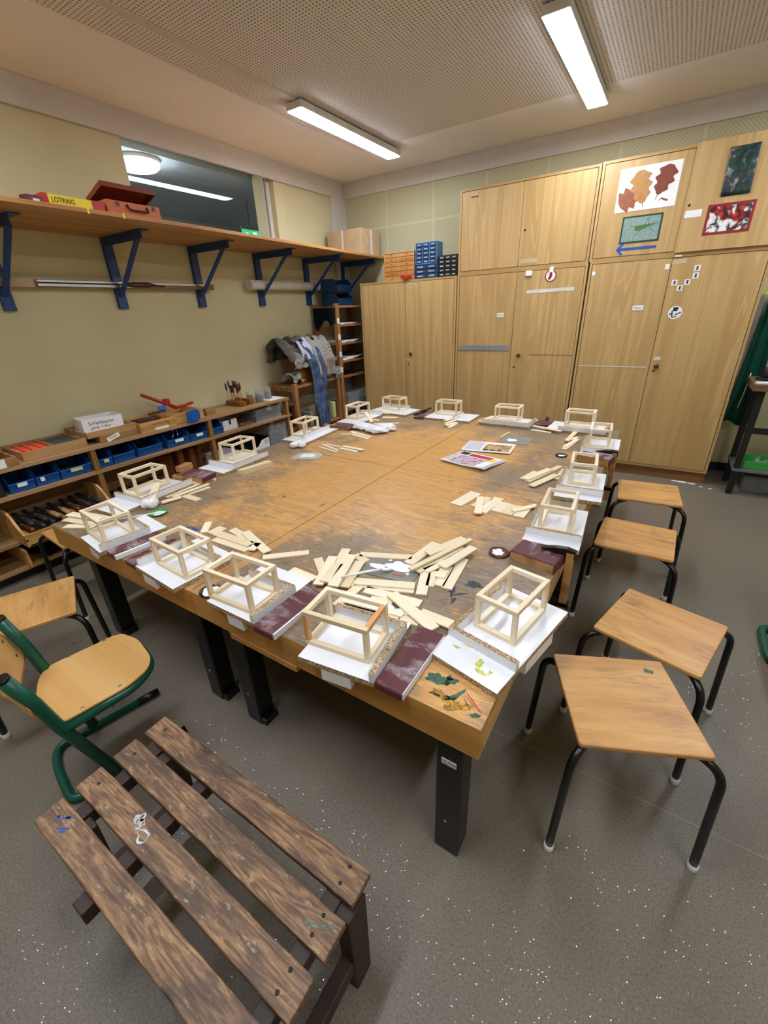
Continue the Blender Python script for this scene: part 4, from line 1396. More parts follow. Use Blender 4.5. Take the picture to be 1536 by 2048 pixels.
def drape(name, label, mat, prof, y0, y1, amp=.015, fr=22., sag=.02, seed=0., cat='garment', taper=0.):
    """cloth following a profile (x, z) across the rack, folded along y"""
    P = [Vector((a, b, 0)) for a, b in prof]
    L = [0]
    for a, b in zip(P, P[1:]):
        L.append(L[-1] + (b - a).length)

    def fn(u, v):
        s = v * L[-1]
        k = 0
        while k < len(L) - 2 and s > L[k + 1]:
            k += 1
        t = (s - L[k]) / max(1e-6, L[k + 1] - L[k])
        p = P[k].lerp(P[k + 1], t)
        d = (P[k + 1] - P[k]).normalized()
        n = Vector((-d.y, d.x, 0))
        f = amp * (math.sin(u * fr + seed + 2 * math.sin(v * 5 + seed)) + .7 * wob(u * 5 + seed, v * 6, seed, 1.))
        p = p + n * f
        w = 1 - taper * v
        yy = (y0 + y1) / 2 + (u - .5) * (y1 - y0) * w + sag * wob(v * 4, u * 3, seed + 4)
        return (p.x, yy, p.y)
    m = MB()
    m.grid(fn, 34, 34)
    o = m.build(name, mat, solid=.005)
    return tag(o, label, cat)


drape('grey_sweater', 'dark grey sweater on the left of the clothes heap', 'grey_cloth', [(-.0, 1.12), (.02, 1.26), (.13, 1.36), (.24, 1.30), (.33, 1.20), (.35, 1.12)], 3.63, 4.02, .028, 12, .03, 1.)
drape('grey_scarf', 'dark grey cloth across the top of the clothes heap', 'grey_cloth', [(.04, 1.20), (.10, 1.34), (.18, 1.37), (.26, 1.33)], 3.82, 4.26, .018, 14, .03, 3.)
drape('white_shirt', 'pale lavender shirt in the middle of the clothes heap', 'white_cloth', [(.10, 1.33), (.20, 1.345), (.30, 1.29), (.36, 1.20), (.375, 1.13)], 3.83, 4.05, .016, 10, .03, 5.)
drape('brown_cloth', 'grey brown crumpled cloth at the lower left of the clothes heap', 'beige_cloth', [(.26, 1.24), (.35, 1.17), (.375, 1.10), (.37, 1.05)], 3.66, 3.90, .022, 14, .03, 8.)
drape('striped_shirt', 'grey striped shirt hanging down on the right of the clothes heap', 'striped', [(.12, 1.32), (.22, 1.35), (.33, 1.28), (.40, 1.12), (.405, .92)], 4.0, 4.36, .018, 18, .03, 11.)
drape('blue_jeans', 'blue jeans hanging down in front of the small rack', 'denim', [(.24, 1.27), (.34, 1.23), (.40, 1.10), (.42, .80), (.43, .42), (.43, .30)], 3.86, 4.16, .02, 13, .05, 14., taper=.45)
drape('pink_cloth', 'small pink cloth peeking out beside the jeans', 'pink_cloth', [(.37, 1.16), (.40, 1.08), (.405, .98)], 4.14, 4.22, .008, 9, .01, 17.)
drape('grey_rag', 'crumpled light grey rag on the left end of the small rack', 'beige_cloth', [(.17, .925), (.26, .985), (.33, .985), (.37, .93), (.385, .925)], 3.62, 3.80, .022, 9, .02, 21., cat='cloth')
drape('grey_glove', 'grey glove-like rag hanging at the right of the clothes heap', 'beige_cloth', [(.385, 1.0), (.405, .94), (.40, .86)], 4.34, 4.44, .012, 12, .02, 23., cat='cloth')
# things on the lower boards of the small rack
tb = thing('bucket', 'dark green plastic tub on the lower board of the small rack', 'bucket', (.26, 4.20, .545), 0)
MB().lathe([(.06, 0), (.075, .11), (.08, .115), (.073, .115), (.06, .006), (.001, .005)], 20, close=False).build('tub', 'teal', tb)
for (nm, x, y, sx, sy, h, mt, la) in (('canister', .27, 4.20, .12, .10, .165, 'blue_grey', 'blue grey canister under the green tub on the small rack'),
                                      ('spray_bottle', .30, 4.34, .07, .06, .20, 'pale_yellow', 'pale yellow container beside the blue grey canister'),
                                      ('book', .30, 3.86, .14, .05, .17, 'grey_card', 'grey folder standing behind the jeans'),
                                      ('red_box', .15, 3.74, .14, .10, .24, 'handle_red', 'dark red box inside the small rack')):
    o = MB().box(-sx / 2, sx / 2, -sy / 2, sy / 2, 0, h).build(nm, mt, bevel=.008)
    o.location = (x, y, .375)
    tag(o, la, 'container')
wr = thing('wooden_crate', 'brown wooden crate on the lowest board of the small rack', 'crate', (.18, 4.215, .0955), 0)
MB().open_box(-.15, .15, -.13, .15, 0, .20, .012).build('crate_body', 'box_brown', wr, bevel=.002)


MT['apron_y'] = wood('apron_short_wood', 'B5864C', 'CFA368', 'Y', 1.5, 3, .45, .02)

# ------------------------------------------------------------------ four work benches pushed together
def workbench(x0, x1, y0, y1, label, legs, front, side):
    t = thing('workbench', label, 'workbench', (x0, y0, 0), 0, 'work benches pushed together')
    w, d = x1 - x0, y1 - y0
    g = .0022
    MB().box(g, w - g, g, d - g, T - .03, T, sides=1).build('worktop', ['bench_top', 'apron'], t, bevel=.003)
    z0 = .523
    for ya, yb in ((g + .0005, .035), (d - .035, d - g - .0005)):
        MB().box(g + .0005, w - g - .0005, ya, yb, z0, T - .03).build('long_apron', 'apron', t, bevel=.002)
    for xa, xb in ((g + .0005, .035), (w - .035, w - g - .0005)):
        MB().box(xa, xb, .035, d - .035, z0, T - .03).build('short_apron', 'apron_y', t, bevel=.002)
    for i, (lx, ly) in enumerate(legs):
        b = MB().box(lx - x0 - .041, lx - x0 + .041, ly - y0 - .040, ly - y0 + .040, 0, T - .03).build('leg', 'black', t, bevel=.005)
        if front:
            M = TR(lx - x0 - .005, ly - y0 - .040, .16) @ Matrix.Rotation(PI / 2, 4, 'X')
            MB().lathe([(.007, 0), (.007, .002), (.001, .003)], 10, M).build('bolt', 'chrome', b)
            if lx < 3.5:
                MB().box(lx - x0 + .02, lx - x0 + .068, ly - y0 - .035, ly - y0 + .035, 0, .035).build('foot', 'black', b, bevel=.004)
    return t


fl = workbench(TX0, SX, TY0, SY, 'front left work bench of the four, nearest the green chair', [(1.515, .86), (2.375, .86), (1.33, 2.28), (2.35, 2.28)], True, True)
fr = workbench(SX, TX1, TY0, SY, 'front right work bench of the four with paint marks on its near corner', [(2.628, .86), (3.545, .842), (2.56, 2.28), (3.55, 2.28)], True, True)
workbench(TX0, SX, SY, TY1, 'back left work bench of the four, nearest the tall rack', [(1.33, 2.52), (2.35, 2.52), (1.33, 3.88), (2.35, 3.88)], False, True)
workbench(SX, TX1, SY, TY1, 'back right work bench of the four, carrying the newspapers', [(2.55, 2.52), (3.55, 2.52), (2.55, 3.88), (3.55, 3.88)], False, True)
# deeper rail under the joint and the steel plate on the near leg
MB().box(.205, .545, .0005, .035, .497, .523).build('lower_rail', 'apron', fr, bevel=.002)
npl = MB().box(1.082, 1.128, .0075, .0088, .43, .452, M=None).build('name_plate', 'white_cap', fr)
text('lettering', 'ULMIA', .015, 'file_grey', npl, TR(1.105, .0073, .441) @ FACE_S, .0002)


# paint marks on the near corner
def blot(name, cx, cy, r, mat, seed, parent, sx=1., sy=1., z=T, rz=0.):
    n = 26
    pts = []
    for k in range(n):
        a = k / n * 2 * PI
        q = r * (.75 + .55 * wob(math.cos(a) * 1.7 + seed, math.sin(a) * 1.7, seed))
        x, y = q * math.cos(a) * sx, q * math.sin(a) * sy
        c, s = math.cos(rz), math.sin(rz)
        pts.append((cx + x * c - y * s, cy + x * s + y * c))
    px, py = parent.location.x, parent.location.y
    m = MB()
    m.prism([(a - px, b - py) for a, b in pts], z, z + .0006)
    return m.build(name, mat, parent)


MT['p_green'] = paint('green_paint', '3A6A54', .4, .44)
MT['p_red'] = paint('red_paint', 'C23A28', .4, .3)
MT['p_yellow'] = paint('ochre_paint', 'D9A332', .4, .50)
MT['p_blue'] = paint('dark_blue_paint', '2C3350', .45, .44)
MT['p_teal'] = paint('teal_paint', '2B4650', .45, .44)
MT['p_ink'] = paint('blue_ink_paint', '2F5C9E', .45, .45)
for (a, b, r, mt, sx, sy, rz) in ((3.462, .890, .036, 'p_green', 1.2, .8, .3), (3.500, .905, .022, 'p_green', 1, 1, 0), (3.535, .868, .020, 'p_green', 1.8, .5, 1.0), (3.520, .845, .013, 'p_green', 1.6, .7, .2),
                                 (3.60, .828, .013, 'p_green', 1.4, .8, .4), (3.478, .838, .012, 'p_green', 1.5, .6, .1), (3.58, .867, .016, 'p_red', 3.2, .16, -.65), (3.573, .864, .010, 'p_red', 3.0, .2, -.55), (3.57, .850, .010, 'handle_red', 2.6, .2, -.8),
                                 (3.545, .835, .034, 'p_yellow', 1.5, .7, .2), (3.49, .845, .022, 'p_yellow', 1.5, .8, 0), (3.325, 1.30, .030, 'p_blue', .6, 1.7, .5), (3.355, 1.245, .018, 'p_blue', .5, 1.6, .2), (3.385, 1.37, .040, 'p_teal', 1.1, .8, .4), (3.36, 1.29, .022, 'p_blue', 2.0, .3, .7), (3.30, 1.33, .012, 'p_blue', 2.4, .3, -.4),
                                 (3.60, 1.60, .02, 'blue_grey', 1.6, .8, 0), (3.19, 1.95, .010, 'p_blue', 2.8, .5, .9), (3.16, 1.98, .008, 'p_blue', 1, 1, 0), (2.86, 2.32, .012, 'p_ink', 2.2, .5, 0)):
    blot('paint_mark', a, b, r, mt, a * 13 + b * 7, fr, sx, sy, T, rz)
for (a, b, r, mt, sx, sy, rz) in ((1.98, 1.13, .05, 'p_ink', 1.2, .7, .3), (2.02, 1.09, .03, 'p_ink', 1.6, .5, .3), (1.75, 1.46, .022, 'p_red', 1.8, .5, .2), (2.10, 1.66, .014, 'p_blue', 1.5, .7, 0), (2.38, 1.67, .016, 'p_green', .4, 1.8, -.1)):
    blot('paint_mark', a, b, r, mt, a * 13 + b * 7, fl, sx, sy, T, rz)

# ------------------------------------------------------------------ wooden box frames and their white bench hooks
HB = .019


def frame_proto():
    t = thing('box_frame', 'x', 'frame', (0, 0, 0), 0)
    L, W, Hh, s = .224, .142, .126, .0155
    for y in (-W / 2, W / 2 - s):
        for z in (0, Hh - s):
            MB().box(-L / 2, L / 2, 0, s, 0, s).build('bottom_rail' if z == 0 else 'top_rail', 'pine', t, TR(0, y, z), bevel=.0006)
    for x in (-L / 2, L / 2 - s):
        for z in (0, Hh - s):
            MB().box(-(W / 2 - s), W / 2 - s, 0, s, 0, s).build('bottom_rail' if z == 0 else 'top_rail', 'pine', t, TR(x + s, 0, z) @ RZ(90), bevel=.0006)
    for x in (-L / 2, L / 2 - s):
        for y in (-W / 2, W / 2 - s):
            MB().box(0, Hh - 2 * s, 0, s, 0, s).build('upright', 'pine', t, TR(x, y, s) @ Matrix(((0, 0, 1, 0), (0, 1, 0, 0), (1, 0, 0, 0), (0, 0, 0, 1))), bevel=.0006)
    return t


def hook(label, M0, w, d, fA=None, fB=None, lip=None):
    """white board with raised stops; local frame centred on the board. fA / fB: (x0, x1, y0, y1)"""
    x, y, rz = M0
    t = thing('bench_hook', label, 'bench hook', (x, y, T + .0006), rz, 'white bench hooks around the benches')
    x0_, x1_, y0_ = (min(-w / 2, lip[0]), max(w / 2, lip[1]), min(-d / 2, lip[2])) if lip else (-w / 2, w / 2, -d / 2)
    MB().box(x0_, x1_, y0_, d / 2, 0, HB, sides=1).build('base_board', ['melamine', 'chipboard'], t, bevel=.0008)
    for nm, f in (('back_stop', fA), ('side_stop', fB)):
        if f:
            m = MB()
            x0, x1, y0, y1 = f
            m.box(x0, x1, y0, y1, HB, HB + .032, mi=1, sides=0)
            m.build(nm, ['melamine', 'chipboard'], t, bevel=.0008)
    if lip:
        x0, x1, y0, y1 = lip
        MB().box(x0, x1, y0, y1, -.042, -.0005).build('edge_lip', 'melamine', t, bevel=.0008)
    return t


fp = frame_proto()
FR = [  # x, y, yaw (deg, long axis), label
    (1.700, .885, -6, 'pale wooden box frame at the front left corner of the benches'),
    (2.286, .895, -3, 'pale wooden box frame on the front edge, second from the left corner'),
    (2.682, .868, 3, 'pale wooden box frame on the front edge above the middle black legs'),
    (3.155, .876, 7, 'pale wooden box frame with an orange top rail in the middle foreground'),
    (3.568, 1.225, 79, 'pale wooden box frame on the yellow-stained board at the near right corner'),
    (3.546, 2.013, 94, 'pale wooden box frame on the right edge behind the black-handled clamp'),
    (3.545, 2.657, 97, 'pale wooden box frame on the right edge beside the farthest loose slats'),
    (3.528, 3.460, 95, 'pale wooden box frame on the right edge closest to the back corner'),
    (3.312, 3.935, 0, 'pale wooden box frame at the right end of the back edge'),
    (2.707, 3.925, 1, 'pale wooden box frame on the back edge before the middle cabinet door gap'),
    (2.112, 3.925, 1, 'pale wooden box frame on the back edge before the gap beside the lower cabinet'),
    (1.506, 3.905, -4, 'pale wooden box frame at the left end of the back edge before the lower cabinet'),
    (1.343, 3.469, 91, 'pale wooden box frame on the left edge before the tall rack, above the plastic bag'),
    (1.290, 2.754, 97, 'pale wooden box frame on the left edge before the clear plastic boxes'),
    (1.275, 2.036, 95, 'pale wooden box frame on the left edge behind a thick stack of slats'),
    (1.270, 1.322, 95, 'pale wooden box frame on the left edge behind the fan of slats'),
]
for i, (x, y, a, la) in enumerate(FR):
    z = T + .0008 + HB
    if i == 0:
        fp.location = (x, y, z)
        fp.rotation_euler = (0, 0, math.radians(a))
        fp['label'] = la
        fp['group'] = 'pale wooden box frames around the benches'
    else:
        fc = copy_tree(fp, (x, y, z), a, la)
        if i == 3:
            for c in fc.children:
                tx_ = c.location
                if (c.name.startswith('top_rail') and tx_.x > .09) or (c.name.startswith('upright') and tx_.x < 0 and tx_.y < 0):
                    c.material_slots[0].link = 'OBJECT'
                    c.material_slots[0].material = MT['pine_orange']
                    if c.name.startswith('top_rail'):
                        c['label'] = 'orange top rail'

# front row hooks (board, back stop behind the frame, side stop, lip over the table edge)
hook('white bench hook under the front left corner frame', (1.735, .932, -7), .25, .30, (-.115, .118, .058, .075), (.107, .125, -.15, .058), (-.03, .05, -.160, -.148))
hook('white bench hook under the second frame from the left corner', (2.262, .915, -4), .30, .285, (-.13, .15, .06, .077), (-.15, -.132, -.142, .06), (-.10, .0, -.150, -.135))
hook('white bench hook over the middle black legs', (2.708, .921, 0), .255, .295, (-.11, .128, .042, .059), (.110, .1275, -.147, .042), (-.02, .06, -.147, -.129))
hook('white bench hook in the middle foreground under the orange-railed frame', (3.180, .890, 7), .262, .275, (-.13, .131, .085, .102), (.113, .131, -.137, .085), (-.05, .05, -.137, -.109))
# right edge hooks: long board along the edge
hook('white bench hook with yellow stains at the near right corner', (3.563, 1.153, -12), .235, .455, (-.1175, -.0995, -.110, .20), (-.1175, .1175, -.128, -.110), (.099, .1175, -.06, .12))
hook('white bench hook on the right edge behind the clamped block', (3.552, 1.985, 4), .235, .42, (-.1175, -.0995, -.125, .20), (-.1175, .1175, -.143, -.125), (.085, .1175, -.05, .08))
hook('white bench hook on the right edge beside the farthest loose slats', (3.560, 2.56, 4), .235, .45, (-.1175, -.0995, -.13, .20), (-.1175, .1175, -.148, -.13), (.077, .1175, -.05, .08))
hook('white bench hook on the right edge closest to the back corner', (3.552, 3.385, 3), .235, .45, (-.1175, -.0995, -.165, .15), (-.1175, .1175, -.183, -.165), (.085, .1175, -.05, .08))
# back edge hooks: stop on the inner side
hook('white bench hook under the right end frame of the back edge', (3.315, 3.86, -1), .45, .30, (-.13, .225, -.15, -.132), (.207, .225, -.132, .08), None)
hook('white bench hook under the back frame before the middle cabinet', (2.742, 3.85, 0), .43, .30, (-.215, .215, -.15, -.132), (.197, .215, -.132, .08), None)
hook('white bench hook under the back frame beside the maroon board', (2.185, 3.84, 1), .46, .29, None, (.07, .088, -.145, .08), None)
hook('white bench hook under the left end frame of the back edge', (1.53, 3.86, -4), .46, .29, (-.23, .10, .125, .143), None, None)
# left edge hooks
hook('white bench hook under the left frame before the tall rack', (1.40, 3.42, 2), .25, .44, None, (-.125, .125, .20, .218), None)
hook('white bench hook under the left frame before the clear boxes', (1.350, 2.755, 5), .26, .47, (.03, .046, -.15, .22), None, None)
hook('white bench hook with cut marks behind the thick stack of slats', (1.345, 1.932, 2), .255, .42, (.108, .1265, -.12, .21), (-.1265, .108, -.12, -.102), (-.1310, -.117, -.05, .05))
hook('white bench hook under the long frame behind the fan of slats', (1.345, 1.255, 4), .255, .50, (.108, .1265, -.10, .25), (-.1265, .108, -.10, -.082), (-.1310, -.118, -.05, .05))
ys = thing('stain_marks', 'yellow paint stains on the near end of the corner bench hook', 'stain', (3.535, 1.0, T + HB + .0008), -12)
for (a, b, r, sx, sy) in ((-.05, .03, .016, 1.4, .6), (-.07, .0, .011, 1.6, .6), (-.02, .035, .008, 1, 1), (.02, -.01, .018, .7, 1.2), (.045, -.035, .020, 1.3, .5), (.06, -.02, .008, 1, 1)):
    pts = []
    for k in range(18):
        an = k / 18 * 2 * PI
        q = r * (.75 + .7 * wob(math.cos(an) * 2 + a * 90, math.sin(an) * 2, b * 70))
        pts.append((a + q * math.cos(an) * sx, b + q * math.sin(an) * sy))
    MB().prism(pts, 0, .0004).build('paint_mark', MT.setdefault('p_lemon', paint('lemon_paint', 'E2E25C', .5, .46)), ys)


# ------------------------------------------------------------------ boards wrapped in maroon sanding belt
def sander(label, x, y, rz, w, d, h=.021, core='melamine', wrap=.05):
    t = thing('sanding_board', label, 'sanding board', (x, y, T + .0006), rz, 'maroon sanding boards')
    MB().box(-w / 2, w / 2, -d / 2 + .004, d / 2 - .004, 0, h).build('board_core', core, t, bevel=.001)
    pts = fillet([(d / 2, h * .3, 0), (d / 2, h + .003, 0), (-d / 2, h + .003, 0), (-d / 2, .001, 0)], .012, 5)
    m = MB()
    th = .0025
    inner = fillet([(d / 2 - th, h * .3, 0), (d / 2 - th, h + .003 - th, 0), (-d / 2 + th, h + .003 - th, 0), (-d / 2 + th, .001, 0)], .010, 5)
    poly = [(p.x, p.y) for p in pts] + [(p.x, p.y) for p in inner[::-1]]
    M = TR(0, 0, 0) @ Matrix(((0, 0, 1, 0), (1, 0, 0, 0), (0, 1, 0, 0), (0, 0, 0, 1)))
    n = len(pts)
    k = wrap
    A = [[m.bm.verts.new(M @ Vector((p.x, p.y, z))) for p in pts] for z in (-w / 2 - .001, w / 2 - k)]
    B = [[m.bm.verts.new(M @ Vector((p.x, p.y, z))) for p in inner] for z in (-w / 2 - .001, w / 2 - k)]
    for a, b in zip(range(n - 1), range(1, n)):
        m.bm.faces.new((A[0][a], A[0][b], A[1][b], A[1][a]))
        m.bm.faces.new((B[0][b], B[0][a], B[1][a], B[1][b]))
        for e in (0, 1):
            m.bm.faces.new((A[e][a], A[e][b], B[e][b], B[e][a]))
    for e in (0, n - 1):
        m.bm.faces.new((A[0][e], A[1][e], B[1][e], B[0][e]))
    m.build('sanding_belt', 'maroon', t)
    return t


sander('maroon sanding board right of the front left corner frame', 1.912, .892, -6, .085, .235, wrap=.012)
sander('maroon sanding board left of the second front frame', 2.064, .89, -4, .085, .23, wrap=.0)
sander('dusty maroon sanding board right of the frame over the middle legs', 2.892, .892, 0, .092, .262, .024, wrap=.006)
sander('maroon sanding board with white dust in the middle foreground', 3.372, .905, 0, .090, .272, .024, wrap=.003)
sander('thick maroon sanding block held by the near black-handled clamp', 3.545, 1.655, 80, .118, .190, .042, 'handle_wood', .0)
sander('thick maroon sanding block held by the far clamp near the back corner', 3.56, 3.06, 82, .11, .20, .042, 'handle_wood', .0)
sander('thick maroon sanding block under two wood blocks on the left edge', 1.375, 1.595, -80, .12, .22, .045, 'handle_wood', .0)
sander('maroon sanding board beside the wood bar on the left edge before the tall rack', 1.455, 3.075, -85, .10, .20, .022, 'handle_wood', .0)
sander('maroon sanding board between two frames on the back edge', 1.905, 3.80, 5, .10, .26, .02, 'handle_wood', .0)
sander('dark maroon sanding board on the back edge beside the long slats', 3.035, 3.92, 0, .12, .16, .018, 'handle_wood', .0)
for (x, y, rz, la, s, z) in ((1.255, 1.60, -78, 'upper pale wood block on the maroon block at the left edge', (.10, .05, .038), .047), (1.292, 1.522, -88, 'lower pale wood block beside the maroon block at the left edge', (.03, .09, .04), 0), (1.33, 3.035, 4, 'pale wood bar beside the maroon board before the tall rack', (.13, .03, .035), 0)):
    o = MB().box(-s[0] / 2, s[0] / 2, -s[1] / 2, s[1] / 2, 0, s[2]).build('wood_block', 'handle_wood', bevel=.001)
    o.location = (x, y, T + .001 + z)
    o.rotation_euler = (0, 0, math.radians(rz))
    tag(o, la, 'block')


def cam_clamp(label, x, y, rz):
    t = thing('cam_clamp', label, 'clamp', (x, y, 0), rz, 'black-armed wooden clamps on the bench edge')
    MB().box(.0, .03, -.014, .014, .36, .70).build('bar', 'handle_wood', t, bevel=.002)
    m = MB()
    m.prism([(.034, .672), (.034, .709), (.0, .716), (-.045, .711), (-.10, .697), (-.10, .693), (-.03, .689), (.001, .689), (.001, .680)], -.013, .013, Matrix.Rotation(PI / 2, 4, 'X'))
    m.build('upper_arm', 'black', t, bevel=.002)
    MB().box(-.055, .04, -.014, .014, .435, .46).build('lower_arm', 'black', t, bevel=.002)
    MB().tube([(-.045, 0, .46), (-.045, 0, .5215)], .012, 8).build('screw_pad', 'black', t)
    return t


cam_clamp('clamp with black arm over the thick maroon block near the right front', 3.650, 1.685, 0)
cam_clamp('clamp with black arm over the maroon block near the back right corner', 3.650, 3.125, 0)
kb = thing('cam_clamp', 'black clamp arm lying on the back edge beside the maroon board', 'clamp', (1.87, 3.86, T + .03), 80)
MB().tube([(-.15, 0, 0), (.0, .0, .006), (.14, .01, .012)], [.010, .014, .007], 8).build('upper_arm', 'black', kb)
kk = thing('screw_clamp', 'dark round clamp knob standing up on the back edge before the middle cabinet', 'clamp', (3.02, 4.0, T))
MB().tube([(0, 0, 0), (.01, .0, .03), (.02, 0, .05)], [.008, .014, .018], 10).build('knob', 'knob', kk)

# ------------------------------------------------------------------ loose slats
SLATS = {"heap": [[2.836, 1.153, 2, -67.9, 0.207, 0.036], [2.876, 1.142, 3, -77.4, 0.133, 0.036], [2.848, 1.213, 1, -69.0, 0.264, 0.036], [2.902, 1.18, 3, -71.8, 0.231, 0.038], [2.94, 1.191, 1, -74.0, 0.187, 0.038], [2.81, 1.16, 0, -38.5, 0.198, 0.033], [2.896, 1.311, 0, -16.6, 0.078, 0.034]], "single1": [[2.759, 1.097, 0, -2.5, 0.131, 0.034]], "single2": [[2.979, 1.38, 0, 22.3, 0.228, 0.034]], "pair": [[3.089, 1.198, 1, 21.5, 0.234, 0.036], [3.114, 1.191, 0, 18.9, 0.192, 0.034]], "stub": [[2.987, 1.155, 0, 43.2, 0.076, 0.034]], "inner": [[3.007, 1.08, 0, -91.2, 0.152, 0.034], [3.152, 1.15, 0, 6.8, 0.226, 0.036], [3.093, 1.022, 0, 5.9, 0.137, 0.036], [3.127, 1.056, 1, 8.0, 0.236, 0.024], [3.13, 1.044, 0, 6.8, 0.213, 0.024], [3.132, 1.107, 0, 17.0, 0.085, 0.034], [3.274, 1.065, 0, 10.8, 0.069, 0.03]], "cross": [[3.262, 1.101, 2, -23.5, 0.24, 0.038]], "crossu": [[3.349, 1.111, 1, -2.3, 0.122, 0.038]], "right": [[3.108, 1.478, 0, -97.1, 0.212, 0.04], [3.18, 1.562, 2, -113.7, 0.214, 0.038], [3.197, 1.485, 3, -109.3, 0.364, 0.02], [3.198, 1.462, 1, -106.6, 0.274, 0.03], [3.266, 1.493, 3, -104.8, 0.211, 0.036], [3.214, 1.412, 1, -115.4, 0.136, 0.03]], "right2": [[3.214, 1.283, 0, -69.7, 0.152, 0.036], [3.228, 1.324, 0, -72.3, 0.105, 0.03], [3.263, 1.364, 0, -82.2, 0.14, 0.036], [3.252, 1.369, 1, -84.7, 0.065, 0.034], [3.293, 1.405, 0, -83.6, 0.23, 0.036]], "lefth": [[2.034, 1.177, 0, -48.4, 0.116, 0.032], [2.114, 1.179, 0, -91.9, 0.076, 0.05], [2.269, 1.154, 1, 0.8, 0.236, 0.04], [2.29, 1.12, 0, 1.4, 0.23, 0.036], [2.287, 1.202, 0, -11.2, 0.234, 0.036], [2.385, 1.187, 1, -19.3, 0.254, 0.036], [2.418, 1.151, 1, -73.5, 0.063, 0.03]], "lone": [[2.589, 1.175, 0, 40.9, 0.2, 0.034]], "pileC": [[1.434, 1.451, 1, -84.8, 0.284, 0.03], [1.546, 1.437, 2, -93.4, 0.241, 0.018], [1.559, 1.471, 0, -99.3, 0.148, 0.03], [1.554, 1.296, 1, -106.7, 0.108, 0.032], [1.598, 1.381, 0, 0.4, 0.185, 0.036], [1.461, 1.44, 0, -88.7, 0.256, 0.03]], "lean": [[1.444, 1.266, 1, -48.6, 0.176, 0.036, 0.671, 17.8]], "corner": [[1.347, 0.922, 2, 13.2, 0.243, 0.04], [1.373, 0.88, 1, 12.3, 0.217, 0.036], [1.42, 0.861, 0, 28.1, 0.167, 0.038], [1.357, 0.954, 1, 11.1, 0.216, 0.036]], "pileE": [[3.256, 2.613, 0, -103.1, 0.171, 0.036], [3.298, 2.642, 1, -110.3, 0.258, 0.038], [3.329, 2.688, 0, -107.3, 0.379, 0.03], [3.358, 2.556, 1, -109.2, 0.265, 0.036], [3.421, 2.721, 0, -92.7, 0.202, 0.036]], "sheetF": [[3.049, 2.107, 0, -100.7, 0.205, 0.062]], "F2": [[3.146, 2.047, 1, -73.1, 0.214, 0.034], [3.142, 2.1, 0, -104.3, 0.15, 0.04], [3.194, 2.088, 0, -96.2, 0.215, 0.05]], "sheet3": [[3.251, 2.086, 0, -93.5, 0.128, 0.05], [3.306, 2.08, 0, -94.5, 0.126, 0.05], [3.364, 2.075, 0, -91.4, 0.122, 0.05]], "F3": [[3.367, 2.118, 1, -127.2, 0.154, 0.03]], "gl": [[2.528, 3.841, 3, -101.7, 0.24, 0.03], [2.566, 3.791, 3, -100.4, 0.202, 0.03]], "gr": [[2.934, 3.858, 3, -100.4, 0.109, 0.03]], "gs": [[3.063, 3.679, 0, -9.2, 0.168, 0.026], [3.098, 3.708, 3, -20.6, 0.264, 0.028]], "g11": [[2.243, 3.715, 3, -107.2, 0.209, 0.03], [2.268, 3.646, 2, -100.1, 0.201, 0.03], [2.294, 3.587, 1, -107.1, 0.152, 0.03], [2.318, 3.561, 0, -90.0, 0.163, 0.03]], "g8": [[3.317, 3.571, 2, -91.9, 0.29, 0.03], [3.342, 3.533, 1, -114.9, 0.108, 0.03], [3.349, 3.408, 1, -102.0, 0.247, 0.03], [3.35, 3.384, 0, -99.5, 0.274, 0.03]], "h13": [[1.564, 3.333, 2, -31.3, 0.148, 0.03, 0.683, 25.1], [1.544, 3.726, 1, 10.7, 0.225, 0.03], [1.628, 3.61, 0, 22.8, 0.15, 0.04], [1.724, 3.386, 0, 30.4, 0.235, 0.036], [1.482, 3.475, 0, -6.0, 0.217, 0.03]], "h13b": [[1.623, 2.934, 0, 20.7, 0.135, 0.02], [1.737, 2.949, 1, -14.9, 0.268, 0.03], [1.772, 2.905, 0, -14.5, 0.204, 0.03]], "hc": [[1.74, 2.499, 0, -13.0, 0.221, 0.016], [1.727, 2.549, 0, -19.0, 0.231, 0.016], [1.717, 2.599, 0, -5.1, 0.151, 0.016], [1.917, 2.595, 1, -4.0, 0.202, 0.03], [1.903, 2.557, 0, -4.8, 0.179, 0.03]], "hi": [[1.421, 1.661, 0, -25.4, 0.122, 0.012], [1.445, 1.671, 0, -27.5, 0.115, 0.014]]}
TH = .0066
sp = MB().box(-.5, .5, -.5, .5, 0, TH).build('pine_strip', 'pine_plain', bevel=.0005)
first = [True]


def slat(x, y, layer, yaw, L, W, label, group, cat='wood strip'):
    o = MB().box(-L / 2, L / 2, -W / 2, W / 2, 0, TH).build('pine_strip', 'pine_plain', bevel=.0005)
    o.location = (x, y, T + .0007 + layer * (TH + .0004))
    o.rotation_euler = (0, 0, math.radians(yaw))
    return tag(o, label, cat, group)


